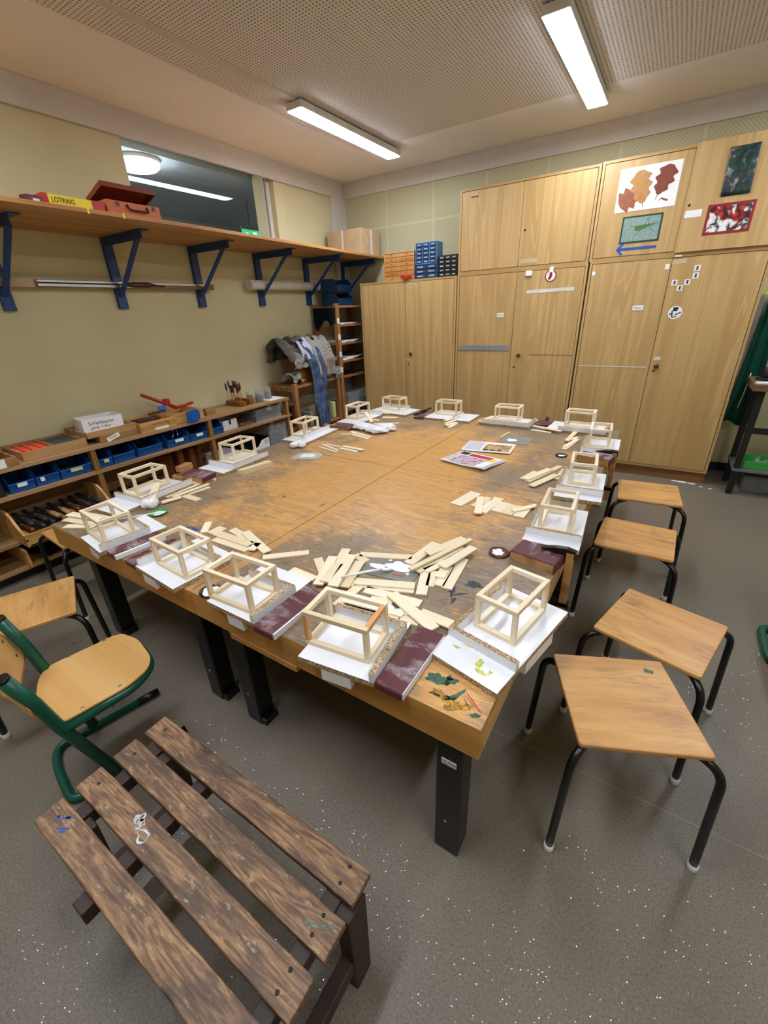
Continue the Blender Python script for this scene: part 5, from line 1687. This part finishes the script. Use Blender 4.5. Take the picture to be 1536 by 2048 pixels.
D.objects.remove(sp)
for key, (lab_, grp) in {'heap': (['slat in the front heap left of the glue card, second from its left edge', 'short topmost slat in the middle of the front heap left of the glue card', 'longest slat at the back of the front heap left of the glue card', 'topmost long slat in the front heap left of the glue card', 'rightmost slat of the front heap left of the glue card', 'leftmost crosswise slat under the front heap left of the glue card', 'short back slat sticking out right of the front heap'],
    'slats in the heap left of the glue card'),
    'single1': ('single slat behind the white board over the middle legs', None),
    'single2': ('single slat lying along the back edge of the front glue card', None),
    'pair': (['upper of two long slats before the front glue card', 'lower of two long slats before the front glue card'],
    'pair of slats before the glue card'),
    'stub': ('short slat under the glue brush tip', None),
    'inner': ('pale slat in the low heap directly behind the orange-railed frame', 'slats behind the orange-railed frame'),
    'cross': ('topmost slat lying slanted right of the orange-railed frame', None),
    'crossu': ('slat under the slanted one, ending at the corner bench hook', None),
    'right': (['broad slat at the left of the heap behind the glue card', 'topmost back slat of the heap right of the glue card', 'thin topmost slat across the heap right of the glue card', 'slat under the thin one in the heap right of the glue card', 'topmost right slat of the heap right of the glue card', 'lowest front slat of the heap right of the glue card'],
    'slats in the heap right of the glue card'),
    'right2': (['leftmost of the parallel slats in front of the heap right of the glue card', 'second of the parallel slats right of the glue card', 'middle of the parallel slats right of the glue card', 'short slat on top of the parallel slats right of the glue card', 'rightmost of the parallel slats, nearest the dark blue paint'],
    'parallel slats right of the glue card'),
    'lefth': (['short slat at the left end of the heap behind the second front frame', 'short broad slat in the heap behind the second front frame', 'broad topmost slat in the heap behind the second front frame', 'front slat of the heap behind the second front frame', 'slat under the broad one in the heap behind the second front frame', 'right slat pointing to the camera in the heap behind the second front frame', 'stub at the right end of the heap behind the second front frame'],
    'slats in the heap behind the second front frame'),
    'lone': ('single long slat lying behind the frame over the middle legs', None),
    'pileC': (['left long slat of the fan on the left bench', 'thin topmost slat of the fan on the left bench', 'pinkish right slat of the fan on the left bench', 'slat crossing the near end of the fan on the left bench', 'crosswise slat at the right of the fan on the left bench', 'lowest slat of the fan on the left bench'],
    'fan of slats on the left bench'),
    'lean': ('slat lying from the long frame towards the fan of slats', None),
    'corner': ('pale slat in the fan at the left front corner behind the corner frame', 'slats at the left front corner'),
    'pileE': (['leftmost slat of the pile left of the third right frame', 'top middle slat of the pile left of the third right frame', 'longest back slat of the pile left of the third right frame', 'front slat of the pile left of the third right frame', 'rightmost slat of the pile, touching the white board'],
    'slats left of the third right frame'),
    'sheetF': ('broad thin wood sheet at the left of the row before the right edge', None),
    'F2': (['narrow topmost slat of the small group right of the broad sheet', 'left lower slat of the small group right of the broad sheet', 'broad lower slat of the small group right of the broad sheet'],
    'small group of slats right of the broad sheet'),
    'sheet3': (['left of three slats laid side by side on the right bench', 'middle of three slats laid side by side on the right bench', 'right of three slats laid side by side on the right bench'],
    'three slats side by side'),
    'F3': ('slat lying across the three side-by-side slats', None),
    'gl': (['left of two slats beside the back frame before the middle cabinet', 'right of two slats beside the back frame before the middle cabinet'],
    'slats left of the back frame'),
    'gr': ('short slat right of the back frame before the middle cabinet', None),
    'gs': (['front slat of two beside the dark maroon board on the back edge', 'back slat of two beside the dark maroon board on the back edge'],
    'slats beside the dark maroon board'),
    'g11': (['topmost slat of the staggered stack beside the back joint', 'second slat of the staggered stack beside the back joint', 'third slat of the staggered stack beside the back joint', 'lowest slat of the staggered stack beside the back joint'],
    'staggered stack of slats'),
    'g8': ('slat in the small stack left of the frame closest to the back right corner', 'small stack of slats near the back right corner'),
    'h13': (['long slat leaning over the far left slats', 'back slat of the far left slats', 'broad block-like slat of the far left slats', 'front pinkish slat of the far left slats', 'leftmost slat of the far left slats'],
    'far left slats'),
    'h13b': (['thin slat at the left of the plastic bag', 'upper slat of the pair before the plastic bag', 'lower slat of the pair before the plastic bag'],
    'slats before the plastic bag'),
    'hc': (['front stick of the group near the benches joint', 'second stick of the group near the benches joint', 'back stick of the group near the benches joint', 'upper slat of the group near the benches joint', 'lower slat of the group near the benches joint'],
    'sticks near the benches joint'),
    'hi': (['left of two short sticks beside the thick maroon block', 'right of two short sticks beside the thick maroon block'],
    'two short sticks')}.items():
    for i, (x, y, ly, yaw, L, W, *tilt) in enumerate(SLATS[key]):
        lb_ = lab_ if isinstance(lab_, str) else lab_[i]
        o = slat(x, y, ly, yaw, L, W * 1.14, lb_, grp)
        if tilt:
            o.location.z = tilt[0] + .015
            o.rotation_euler = (0, math.radians(tilt[1]), math.radians(yaw))
# slats standing on edge in the thick stack on the left
for k in range(4):
    o = MB().box(-.118, .118, -.005, .005, 0, .036).build('pine_strip', 'pine_plain', bevel=.0005)
    o.location = (1.572 + k * .0125, 1.905 + .006 * (k % 2), T + .0007)
    o.rotation_euler = (0, 0, math.radians(80))
    tag(o, ('outermost', 'second', 'third', 'innermost')[3 - k] + ' slat standing on edge in the thick stack on the left edge', 'wood strip', 'slats standing on edge')


# ------------------------------------------------------------------ paper, glue and small things on the benches
def sheet(name, label, cat, x, y, rz, w, d, mat, z=T + .0006, th=.001):
    o = MB().box(-w / 2, w / 2, -d / 2, d / 2, 0, th).build(name, mat)
    o.location = (x, y, z)
    o.rotation_euler = (0, 0, math.radians(rz))
    return tag(o, label, cat)


def glue_blob(parent, cx, cy, r, z, seed, n=28, sx=1., sy=1., mat='glue'):
    m = MB()
    pts = []
    for k in range(n):
        a = k / n * 2 * PI
        q = r * (.85 + .45 * wob(math.cos(a) * 1.6 + seed, math.sin(a) * 1.6, seed))
        pts.append((cx + q * math.cos(a) * sx, cy + q * math.sin(a) * sy))
    m.prism(pts, z, z + .0018)
    return m.build('glue_puddle', mat, parent, bevel=.0006)


gc = thing('glue_card', 'grey card with spilled white glue between the front slat heaps', 'card', (3.04, 1.325, T + .0006), 8)
MB().box(-.125, .125, -.085, .085, 0, .002).build('card', 'grey_card', gc)
glue_blob(gc, .03, .01, .048, .002, 1.5, sx=1.3, sy=.8)
glue_blob(gc, -.05, -.02, .03, .002, 4.2, sx=1.5, sy=.6)
glue_blob(gc, .085, -.03, .009, .002, 7.)
glue_blob(gc, -.02, .04, .008, .002, 8.)
MB().box(.03, .075, -.055, -.045, .002, .0026).build('red_stroke', 'p_red', gc)
gb = thing('glue_brush', 'white glue-covered brush resting across the grey card and slats', 'brush', (2.995, 1.205, T + .030), 54)
MB().tube([(-.10, 0, .004), (.0, 0, 0), (.07, 0, -.008)], [.0035, .005, .006], 8).build('handle', 'glue', gb)
MB().tube([(.07, 0, -.008), (.085, .0, -.012), (.115, .0, -.02)], [.007, .011, .006], 8, flat=.5).build('bristles', 'glue', gb)
jl = thing('jar_lid', 'rusty jar lid filled with white glue near the thick maroon block', 'lid', (3.392, 1.637, T + .0006))
MB().lathe([(.040, 0), (.043, .002), (.043, .010), (.040, .012), (.038, .010), (.037, .003), (.001, .003)], 26, close=False).build('lid', 'lid_rust', jl)
glue_blob(jl, -.006, .004, .031, .003, 2.2)
sl2 = thing('jar_lid', 'small black rimmed lid with white glue right of the newspapers', 'lid', (3.343, 3.095, T + .0006))
MB().lathe([(.038, 0), (.040, .010), (.037, .010), (.035, .002), (.001, .002)], 24, close=False).build('lid', 'black', sl2)
glue_blob(sl2, .002, -.002, .026, .002, 3.1)
wl = thing('jar_lid', 'white glue lid with black edge left of the frame over the middle legs', 'lid', (2.522, .832, T + .0006))
MB().lathe([(.040, 0), (.042, .008), (.039, .009), (.037, .002), (.001, .002)], 24, close=False).build('lid', 'black', wl)
glue_blob(wl, .0, .0, .036, .002, 6.1, sx=1., sy=1.)
c2 = thing('glue_card', 'grey card with a round white glue spot behind the newspapers', 'card', (2.945, 3.352, T + .0006), 2)
MB().box(-.115, .115, -.105, .105, 0, .002).build('card', 'grey_card', c2)
glue_blob(c2, -.015, -.02, .042, .002, 9.3)
s3 = slat(2.835, 3.44, 0, 86, .19, .012, 'thin stick lying across the left edge of the back glue card', None, 'stick')
s3.location.z = T + .0035
gd = thing('glue_dish', 'green dish of white glue with a brush beside the corner sanding board', 'dish', (1.645, 1.158, T + .0006), 20)
MB().lathe([(.03, 0), (.045, .006), (.048, .010), (.045, .010), (.03, .003), (.001, .003)], 22, close=False).build('dish', 'green_basket', gd)
glue_blob(gd, .005, .0, .034, .004, 3.3)
MB().tube([(.02, .0, .012), (-.06, -.07, .018), (-.13, -.13, .022)], .0035, 6).build('brush_handle', 'glue', gd)


def crumple(name, label, cat, x, y, r, sz, mat, seed, sx=1., sy=1., parts=3):
    m = MB()
    for k in range(parts):
        ca, cb_ = r * .75 * math.cos(k * 2.3 + seed), r * .55 * math.sin(k * 2.3 + seed)
        if parts == 1:
            ca = cb_ = 0
        rr = r * (1. if parts == 1 else .62)

        def fn(u, v):
            a, b = u * 2 * PI, (v - .5) * PI
            dx, dy, dz = math.cos(a) * math.cos(b), math.sin(a) * math.cos(b), math.sin(b)
            q = 1 + .35 * wob(dx * 2.2 + seed + k, dy * 2.2, dz * 2.2) + .22 * abs(wob(dx * 6 + seed, dy * 6 + k, dz * 6))
            return ((ca + dx * rr * q) * sx, (cb_ + dy * rr * q) * sy, max(0, sz * .5 + dz * sz * .5 * q))
        m.grid(fn, 22, 12)
    o = m.build(name, mat)
    o.location = (x, y, T + .0008)
    return tag(o, label, cat)


crumple('crumpled_tissue', 'small crumpled white tissue before the frame near the clear boxes', 'tissue', 1.475, 2.452, .052, .045, 'paper', 2.)
crumple('plastic_bag', 'crumpled clear plastic bag beside the far left slats', 'bag', 1.765, 3.15, .15, .05, 'bag', 5., 1.1, .75)
crumple('crumpled_tissue', 'crumpled white tissue strip left of the green glue dish', 'tissue', 1.530, 1.185, .036, .05, 'paper', 8., .8, 1.2)
crumple('crumpled_tissue', 'white paper scrap squeezed among the front slats behind the orange-railed frame', 'tissue', 3.21, 1.085, .04, .012, 'paper', 11., 1.3, .6)
MT['film'] = plain('cloudy_film', 'DDD9D0', .3, Alpha=.6)
gp2 = thing('glue_paper', 'white plastic film with dried glue left of the benches joint', 'film', (1.70, 2.31, T + .0006), 25)
MB().prism(round_poly([(-.11, -.07), (.09, -.08), (.12, .02), (.06, .09), (-.08, .07)], .02), 0, .0012).build('film', 'film', gp2)
glue_blob(gp2, .0, .0, .06, .0014, 12., sx=1.2, sy=.8)
pn = thing('pencil', 'white pencil lying between the two left sanding boards', 'pencil', (1.99, .885, T + .005), 88)
MB().tube([(-.075, 0, 0), (.07, 0, 0), (.08, 0, 0)], [.004, .004, .001], 6).build('pencil_body', 'paper', pn)
kn = thing('scraper', 'small dark scraper lying behind the second front frame', 'tool', (2.06, 1.03, T + .004), -20)
MB().box(-.05, .02, -.008, .008, 0, .006).build('handle', 'black', kn, bevel=.002)
MB().box(.02, .06, -.007, .007, .001, .003).build('blade', 'chrome', kn)
for k in range(26):
    a, b = random.uniform(1.9, 3.5), random.uniform(1.0, 2.2) if k % 2 else random.uniform(.85, 1.3)
    if 3.36 < a and b < 1.45:
        continue
    o = MB().box(-.004, .004, -.002, .002, 0, .0012).build('wood_crumb', 'paper' if k % 3 else 'pine_plain')
    o.location = (a, b, T + .0006)
    o.rotation_euler = (0, 0, random.uniform(0, 6))
    tag(o, 'tiny pale crumb on the front work benches', 'crumb', 'crumbs on the front work benches')

# newspapers
n1 = thing('newspaper', 'folded newspaper with a red headline page on the back right bench', 'newspaper', (2.835, 2.718, T + .0008), -14)


def bow(w, d, x0, y0, z0, k, seed):
    def fn(u, v):
        return (x0 + (u - .5) * w, y0 + (v - .5) * d, z0 + k * (u ** 2) * (.5 + .5 * math.sin(v * 3 + seed)) + k * .35 * (1 - v) * math.sin(u * 4 + seed) ** 2)
    return fn


for i, (dx, dy, zz) in enumerate(((.012, .012, .001), (.006, .006, .006), (0, 0, .011))):
    MB().grid(bow(.345, .27, dx, dy, zz, .012, 1.), 12, 8).build('page', 'paper', n1, solid=.0012)


def on_page(name, u0, u1, v0, v1, mat, par, f):
    m = MB()
    m.grid(lambda u, v: (lambda p: (p[0], p[1], p[2] + .0016))(f(u0 + (u1 - u0) * u, v0 + (v1 - v0) * v)), 8, 6)
    return m.build(name, mat, par)


f1 = bow(.345, .27, 0, 0, .011, .012, 1.)
on_page('headline', .30, .82, .72, .92, plain('headline_red', 'B5324C', .7, 0., .3, .15, 60), n1, f1)
on_page('colour_picture', .16, .80, .06, .68, 'news_red', n1, f1)
on_page('text_column', .03, .14, .1, .72, 'newsprint', n1, f1)
on_page('dark_picture', .06, .26, .74, .95, 'ink', n1, f1)
on_page('yellow_mark', .80, .95, .55, .80, 'yellow', n1, f1)
n2 = thing('newspaper', 'opened newspaper with a crowd picture behind the red-headline page', 'newspaper', (2.83, 3.07, T + .0008), 7)
f2 = bow(.36, .26, 0, 0, .004, .006, 2.)
MB().grid(f2, 10, 8).build('page', 'paper', n2, solid=.0012)
on_page('crowd_picture', .42, .95, .12, .80, 'news_picture', n2, f2)
on_page('text_column', .05, .38, .12, .92, 'newsprint', n2, f2)
for k in range(3):
    on_page('black_headline', .44 + k * .14, .44 + k * .14 + .10, .13, .24, 'ink', n2, (lambda u, v: (lambda p: (p[0], p[1], p[2] + .0006))(f2(u, v))))


# ------------------------------------------------------------------ stools
SH = .465


def stool_proto():
    t = thing('stool', 'x', 'stool', (0, 0, 0), 0)
    s = .178
    MB().prism(round_poly([(-s, -s), (s, -s), (s, s), (-s, s)], .012), SH - .016, SH).build('seat', 'stool_seat', t, bevel=.004)
    MB().tube([(-.135, -.135, SH - .028), (.135, .135, SH - .028)], .0115, 10).build('under_tube', 'black', t)
    MB().tube([(-.135, .135, SH - .028), (.135, -.135, SH - .028)], .0115, 10).build('under_tube', 'black', t)
    for (i, j) in ((-1, -1), (1, -1), (1, 1), (-1, 1)):
        path = fillet([(i * .10, j * .10, SH - .028), (i * .196, j * .196, SH - .030), (i * .213, j * .213, .012)], .062, 7)
        lg = MB().tube(path, .0122, 12).build('leg', 'black', t)
        MB().lathe([(.0145, 0), (.0155, .002), (.0155, .024), (.012, .026)], 14, TR(i * .213, j * .213, 0)).build('foot_cap', 'white_cap', lg)
    return t


s0 = stool_proto()
for i, (x, y, a, la) in enumerate(((3.935, 1.262, 24, 'nearest wooden stool on the right with a green paint mark on its seat'), (4.018, 1.697, -15.5, 'second wooden stool on the right with a dark rubbed seat centre'),
                                   (3.882, 2.434, -1.5, 'third wooden stool on the right with grey worn seat edges'), (3.900, 3.135, 5, 'farthest wooden stool on the right before the cabinet'),
                                   (1.640, .486, -22.5, 'wooden stool at the left behind the green chair'), (1.020, 1.010, -4, 'wooden stool half under the front left bench corner beside the shelf unit'))):
    if i == 0:
        s0.location = (x, y, 0)
        s0.rotation_euler = (0, 0, math.radians(a))
        s0['label'] = la
        s0['group'] = 'wooden stools with black tube legs'
        sc0 = s0
    else:
        copy_tree(s0, (x, y, 0), a, la)
m = MB()
m.prism(round_poly([(-.016, -.008), (.012, -.012), (.018, .004), (.004, .008), (-.010, .014)], .004), SH, SH + .0006, TR(.118, .125, 0))
m.build('green_mark', 'p_green', s0)

# ------------------------------------------------------------------ green school chair
chr_ = thing('school_chair', 'green framed school chair with beech plywood seat in the left foreground', 'chair', (2.2, .43, 0))
CX, CY = 2.2, .43


def loc(p):
    return (p[0] - CX, p[1] - CY, p[2])


zs = .40
outl = [(2.035, .382), (2.085, .612), (2.105, .640), (2.200, .655), (2.345, .625), (2.395, .585), (2.412, .500), (2.372, .290), (2.300, .285), (2.170, .295), (2.080, .335)]
outl = round_poly([(a - CX, b - CY) for a, b in outl], .03, 4)
MB().prism(outl[::-1], zs - .010, zs).build('seat', 'seat', chr_, M=TR(0, 0, 0), bevel=.003)
rail = fillet([loc((2.045, .37, zs - .030)), loc((2.10, .62, zs - .030)), loc((2.22, .645, zs - .030)), loc((2.36, .61, zs - .030)), loc((2.403, .52, zs - .030)), loc((2.372, .30, zs - .030))], .05, 6)
MB().tube(rail, .0185, 10).build('seat_rail', 'green_steel', chr_)
for s, (top, mid, bot) in enumerate((((2.015, .330, .655), (2.037, .374, zs - .01), (2.055, .430, .03)), ((2.372, .225, .655), (2.372, .285, zs - .01), (2.352, .375, .03)))):
    up = MB().tube([loc(top), loc(((top[0] + mid[0]) / 2, (top[1] + mid[1]) / 2 + .006, (top[2] + mid[2]) / 2)), loc(mid), loc(bot)], .0195, 12).build('back_tube', 'green_steel', chr_)
    d = Vector(top) - Vector(mid)
    d.normalize()
    MB().tube([Vector(loc(top)), Vector(loc(top)) + d * .012], .0198, 12).build('end_cap', 'black', up)
base = fillet([loc((2.106, .640, .016)), loc((2.020, .300, .016)), loc((2.10, .262, .016)), loc((2.32, .225, .016)), loc((2.40, .58, .016))], .045, 6)
rn = MB().tube(base, .0155, 12).build('floor_runner', 'green_steel', chr_)
for p, q in (((2.095, .60), (2.117, .688)), ((2.395, .55), (2.412, .63))):
    MB().tube([loc((p[0], p[1], .0165)), loc((q[0], q[1], .0165))], .0172, 12).build('end_cap', 'black', rn)


def backfn(u, v):
    a, b = Vector((2.005, .325)), Vector((2.372, .225))
    p = a.lerp(b, u)
    n = Vector((b.y - a.y, a.x - b.x)).normalized()
    p = p + n * (.03 * math.sin(u * PI)) + n * (-.002)
    lean = (.645 - (.46 + .18 * v)) * .20
    z = .455 + .185 * v
    ins = .035 * (1 - min(1, min(u, 1 - u) / .10)) ** 2 * (abs(v - .5) * 2) ** 2
    z = z + (-ins if v > .5 else ins)
    return loc((p.x, p.y + lean - .018, z))


MB().grid(backfn, 24, 14).build('backrest', 'seat', chr_, solid=.009)
for (x, y) in ((2.062, .45), (2.09, .575), (2.388, .48), (2.372, .36)):
    MB().lathe([(.006, 0), (.005, .0018), (.001, .002)], 10, TR(x - CX, y - CY, zs)).build('rivet', 'chrome', chr_)
for u in (.10, .90):
    for v in (.3, .72):
        p = Vector(backfn(u, v))
        MB().lathe([(.006, 0), (.005, .003), (.001, .0035)], 10, TR(p.x + .0, p.y + .0045, p.z) @ Matrix.Rotation(-PI / 2, 4, 'X')).build('rivet', 'black', chr_)

# ------------------------------------------------------------------ dark slatted bench in the foreground
ZB = .38
bn = thing('slatted_bench', 'low bench of four dark weathered planks in the foreground', 'bench', (3.05, .305, 0))


def bl_(x, y):
    return x - 3.05, y - .305


for i, (xa, xb, yc, tilt) in enumerate(((2.632, 3.482, .459, -.2), (2.628, 3.486, .357, -.6), (2.628, 3.484, .252, -.3), (2.628, 3.50, .148, 0.))):
    m = MB()
    n = 26
    hw = .0375

    def edge(t, sgn, i=i):
        return sgn * hw + .0012 * wob(t * 9 + i * 9, sgn * 3.3, i * 2.1)
    L = xb - xa
    pts = [(-L / 2 + L * k / n, edge(k / n, -1)) for k in range(n + 1)] + [(-L / 2 + L * k / n, edge(k / n, 1)) for k in range(n, -1, -1)]
    m.prism(pts, -.022, 0)
    x, y = bl_((xa + xb) / 2, yc)
    pl = m.build('plank', 'plank', bn, TR(x, y, ZB) @ RZ(tilt), bevel=.003)
    for e in (-1, 1):
        for yy in ((-.018, .02) if e == 1 else (.005,)):
            MB().lathe([(.005, 0), (.004, .001), (.001, .0012)], 8, TR(e * (L / 2 - .05), yy, 0)).build('nail', 'black_dull', pl)
for x, ya_ in ((2.70, -.185), (2.925, -.225), (3.425, -.185)):
    a, _ = bl_(x, 0)
    MB().box(a - .022, a + .022, ya_, .18, ZB - .068, ZB - .0225).build('cross_beam', 'plank_dark', bn, bevel=.003)
for x in (2.745, 3.465):
    for yt, yb_ in ((.43, .425), (.17, .165)):
        xa, ya = bl_(x, yt)
        _, yb2 = bl_(x, yb_)
        m = MB()
        v = []
        for z, yy, ww in ((0, yb2, .030), (ZB - .03, ya, .034)):
            v.append([m.bm.verts.new((xa + sx * .022, yy + sy * ww, z)) for sx, sy in ((-1, -1), (1, -1), (1, 1), (-1, 1))])
        for k in range(4):
            m.bm.faces.new((v[0][k], v[0][(k + 1) % 4], v[1][(k + 1) % 4], v[1][k]))
        m.bm.faces.new(v[0][::-1])
        m.bm.faces.new(v[1])
        m.build('leg', 'plank_dark', bn, bevel=.004)
    xa, _ = bl_(x, 0)
    MB().box(xa - .018, xa + .018, bl_(0, .17)[1], bl_(0, .43)[1], .10, .15).build('end_rail', 'plank_dark', bn, bevel=.003)


def mark(name, pts, px, py, mat, z=ZB + .0002):
    m = MB()
    m.prism([(a - 3.05, b - .305) for a, b in pts], z, z + .0006)
    return m.build(name, mat, bn)


def ring_mark(cx, cy, r, seed, mat, sx=1., sy=1., w=.3):
    m = MB()
    n = 24
    A, B = [], []
    for k in range(n):
        an = k / n * 2 * PI
        q = r * (.8 + .5 * wob(math.cos(an) * 1.5 + seed, math.sin(an) * 1.5, seed))
        for lst, f in ((A, 1.), (B, 1. - w * (.7 + .5 * math.sin(an * 2 + seed)))):
            lst.append(m.bm.verts.new((cx - 3.05 + q * f * math.cos(an) * sx, cy - .305 + q * f * math.sin(an) * sy, ZB + .0011)))
    for k in range(n):
        m.bm.faces.new((A[k], A[(k + 1) % n], B[(k + 1) % n], B[k]))
    return m.build('white_scribble', mat, bn, solid=.0006)


MT['p_white'] = paint('white_paint', 'DCE4E1', .5, .34)
ring_mark(2.880, .268, .020, 1.2, 'p_white', 1., .8, .85)
ring_mark(2.893, .262, .017, 2.9, 'p_white', .9, .9, .5)
ring_mark(2.925, .248, .021, 4.7, 'p_white', 1.1, .7, .32)
for k, (x, y, a, l) in enumerate(((2.685, .150, .3, .010), (2.70, .163, .5, .012), (2.706, .168, .5, .008), (2.722, .146, .5, .018), (2.728, .140, .3, .008))):
    c, s = math.cos(a), math.sin(a)
    mark('blue_stroke', [(x + (u * c - v * s), y + (u * s + v * c)) for u, v in ((-l, -.003), (l, -.002), (l, .003), (-l, .002))], 0, 0, 'ink_blue', ZB + .0006)
mark('green_stroke', [(3.40, .336), (3.45, .352), (3.47, .368), (3.465, .373), (3.44, .358), (3.40, .343)], 0, 0, MT.setdefault('p_mint', paint('mint_paint', '6E8F7E', .5, .5)), ZB + .0006)

# ------------------------------------------------------------------ right of the cabinets: coats, a machine bench, a green frame
hk = thing('coat_hook', 'dark coat hook bar on the back wall right of the cabinets', 'hook', (4.62, YB, 1.80))
MB().box(-.25, .6, -.025, 0, -.04, .04).build('hook_board', 'plank_dark', hk, bevel=.003)
for k in range(4):
    MB().tube(fillet([(-.12 + k * .18, -.02, 0), (-.12 + k * .18, -.09, -.01), (-.12 + k * .18, -.09, .03)], .015), .006, 8).build('peg', 'black', hk)


def hang(name, label, mat, x0, x1, z0, z1, y, amp, fr, seed, cat='garment', slope=0., top=.62, rate=2.2):
    def fn(u, v):
        w = (top + (1 - top) * min(1, v * rate))
        return ((x0 + x1) / 2 + (u - .5) * (x1 - x0) * w, y - .02 * v + amp * math.sin(u * fr + seed) + .012 * wob(u * 4, v * 5, seed), z1 + (z0 - z1) * v + .02 * math.sin(u * 7 + seed) * v + slope * (u - .5))
    o = MB().grid(fn, 26, 24).build(name, mat, solid=.006)
    return tag(o, label, cat)


hang('green_apron', 'dark green apron hanging from the hook right of the cabinets', 'green_cloth', 4.385, 4.59, .53, 1.60, 5.115, .018, 11, .4, top=.38, rate=1.1)
hang('grey_coat', 'grey cloth hanging between the cabinet and the green apron', 'beige_cloth', 4.362, 4.52, .74, 1.60, 5.185, .012, 9, 2.)
hv = hang('safety_vest', 'yellow high visibility vest hanging behind the green apron', 'hivis', 4.357, 4.86, 1.20, 1.70, 5.245, .015, 8, 4.)
MBs = MB()
MBs.box(4.36, 4.86, 5.205, 5.212, 1.40, 1.46)
MBs.build('grey_band', 'grey_metal', hv)
ds_ = MB().tube([(4.475, 5.065, .98), (4.468, 5.063, .80), (4.455, 5.06, .68)], .004, 6).build('apron_string', 'paper')
tag(ds_, 'pale string hanging down the front of the green apron', 'string')
mb = thing('machine_bench', 'dark steel machine bench at the right edge of the photo', 'bench', (4.50, 4.62, 0))
for (x, y) in ((.03, .04), (.03, .40), (.90, .04), (.90, .40)):
    MB().box(x - .022, x + .022, y - .022, y + .022, 0, .90).build('leg', 'black_dull', mb, bevel=.003)
MB().box(-.04, .96, -.03, .44, .90, .955).build('bench_top', wood('dark_bench_top', '5B4632', '8A6B4A', 'X', 1.5, 5, .6), mb, bevel=.004)
MB().box(.0, .92, .0, .43, .22, .24).build('lower_shelf', 'grey_metal', mb)
MB().box(.0, .92, .02, .03, .55, .60).build('front_rail', 'black_dull', mb)
dr = thing('power_tool', 'black power tool lying on the machine bench', 'tool', (4.60, 4.76, .9695), 20)
MB().tube([(-.10, 0, .055), (-.05, 0, .06), (.08, 0, .075), (.16, 0, .07)], [.04, .052, .058, .04], 12).build('tool_body', 'black_dull', dr)
MB().box(-.12, .10, -.05, .05, 0, .02).build('tool_base', 'black_dull', dr, bevel=.006)
wp = MB().box(-.10, .12, -.08, .08, 0, .02).build('paper_pad', 'paper')
wp.location = (4.56, 4.64, .956)
wp.rotation_euler = (0, 0, .1)
wp.scale = (.9, .35, .6)
tag(wp, 'white paper under the black power tool', 'paper')
gbk = thing('basket', 'bright green plastic basket on the lower shelf of the machine bench', 'basket', (4.72, 4.76, .241))
MB().open_box(-.15, .18, -.10, .14, 0, .07, .006).build('basket_body', 'green_basket', gbk, bevel=.004)
for k in range(6):
    o = MB().tube([(-.05, 0, 0), (.05, .01, .012)], .013, 8).build('glass_piece', 'clear')
    o.location = (4.63 + .04 * k, 4.74 + .03 * (k % 3), .268 + .03 * (k % 2))
    o.rotation_euler = (0, 0, k * 1.1)
    tag(o, 'clear glass piece lying in the bright green basket', 'glass', 'glass pieces in the green basket')
ub = MB().box(-.18, .25, -.14, .14, 0, .15).build('dark_carton', 'grey_metal', bevel=.004)
ub.location = (4.80, 4.90, .001)
tag(ub, 'grey box on the floor under the machine bench', 'box')

# second green chair, only its floor runner shows at the right edge
ch2 = thing('school_chair', 'green chair of which only the floor runner shows at the right edge', 'chair', (4.70, 2.45, 0))
MB().tube(fillet([(.20, -.22, .018), (-.17, -.14, .018), (-.17, .14, .018), (.20, .22, .018)], .06), .018, 12).build('floor_runner', 'green_steel', ch2)
for s in (-1, 1):
    MB().tube(fillet([(.20, s * .22, .018), (.30, s * .22, .05), (.20, s * .20, .40), (.34, s * .19, .74)], .05), .0165, 12).build('back_tube', 'green_steel', ch2)
    MB().lathe([(.021, 0), (.022, .02), (.018, .024)], 12, TR(-.155, s * .13, 0)).build('foot_cap', 'black', ch2)
MB().prism(round_poly([(-.16, -.17), (.20, -.17), (.20, .17), (-.16, .17)], .05), .405, .416).build('seat', 'seat', ch2, bevel=.003)
MB().box(.305, .318, -.18, .18, .55, .72).build('backrest', 'seat', ch2, bevel=.004)

# crumbs of plaster and scuffs on the floor by the plinth
for k, (x, y, r) in enumerate(((4.18, 4.78, .03), (4.26, 4.77, .022), (4.33, 4.72, .012), (4.40, 4.70, .01), (4.12, 4.785, .018))):
    o = MB().lathe([(r, 0), (r * .8, .006), (.001, .009)], 9).build('plaster_crumb', 'paper')
    o.location = (x, y, 0)
    o.scale = (1.6, .6, 1)
    tag(o, 'white crumb on the floor at the foot of the right tall cabinet', 'crumb', 'white crumbs by the cabinet foot')
sm = MB().box(3.2, 5.6, 1.3025, 1.3045, .0, .0004).build('floor_seam', plain('floor_seam_line', 'A09888', .5))
struct(sm)
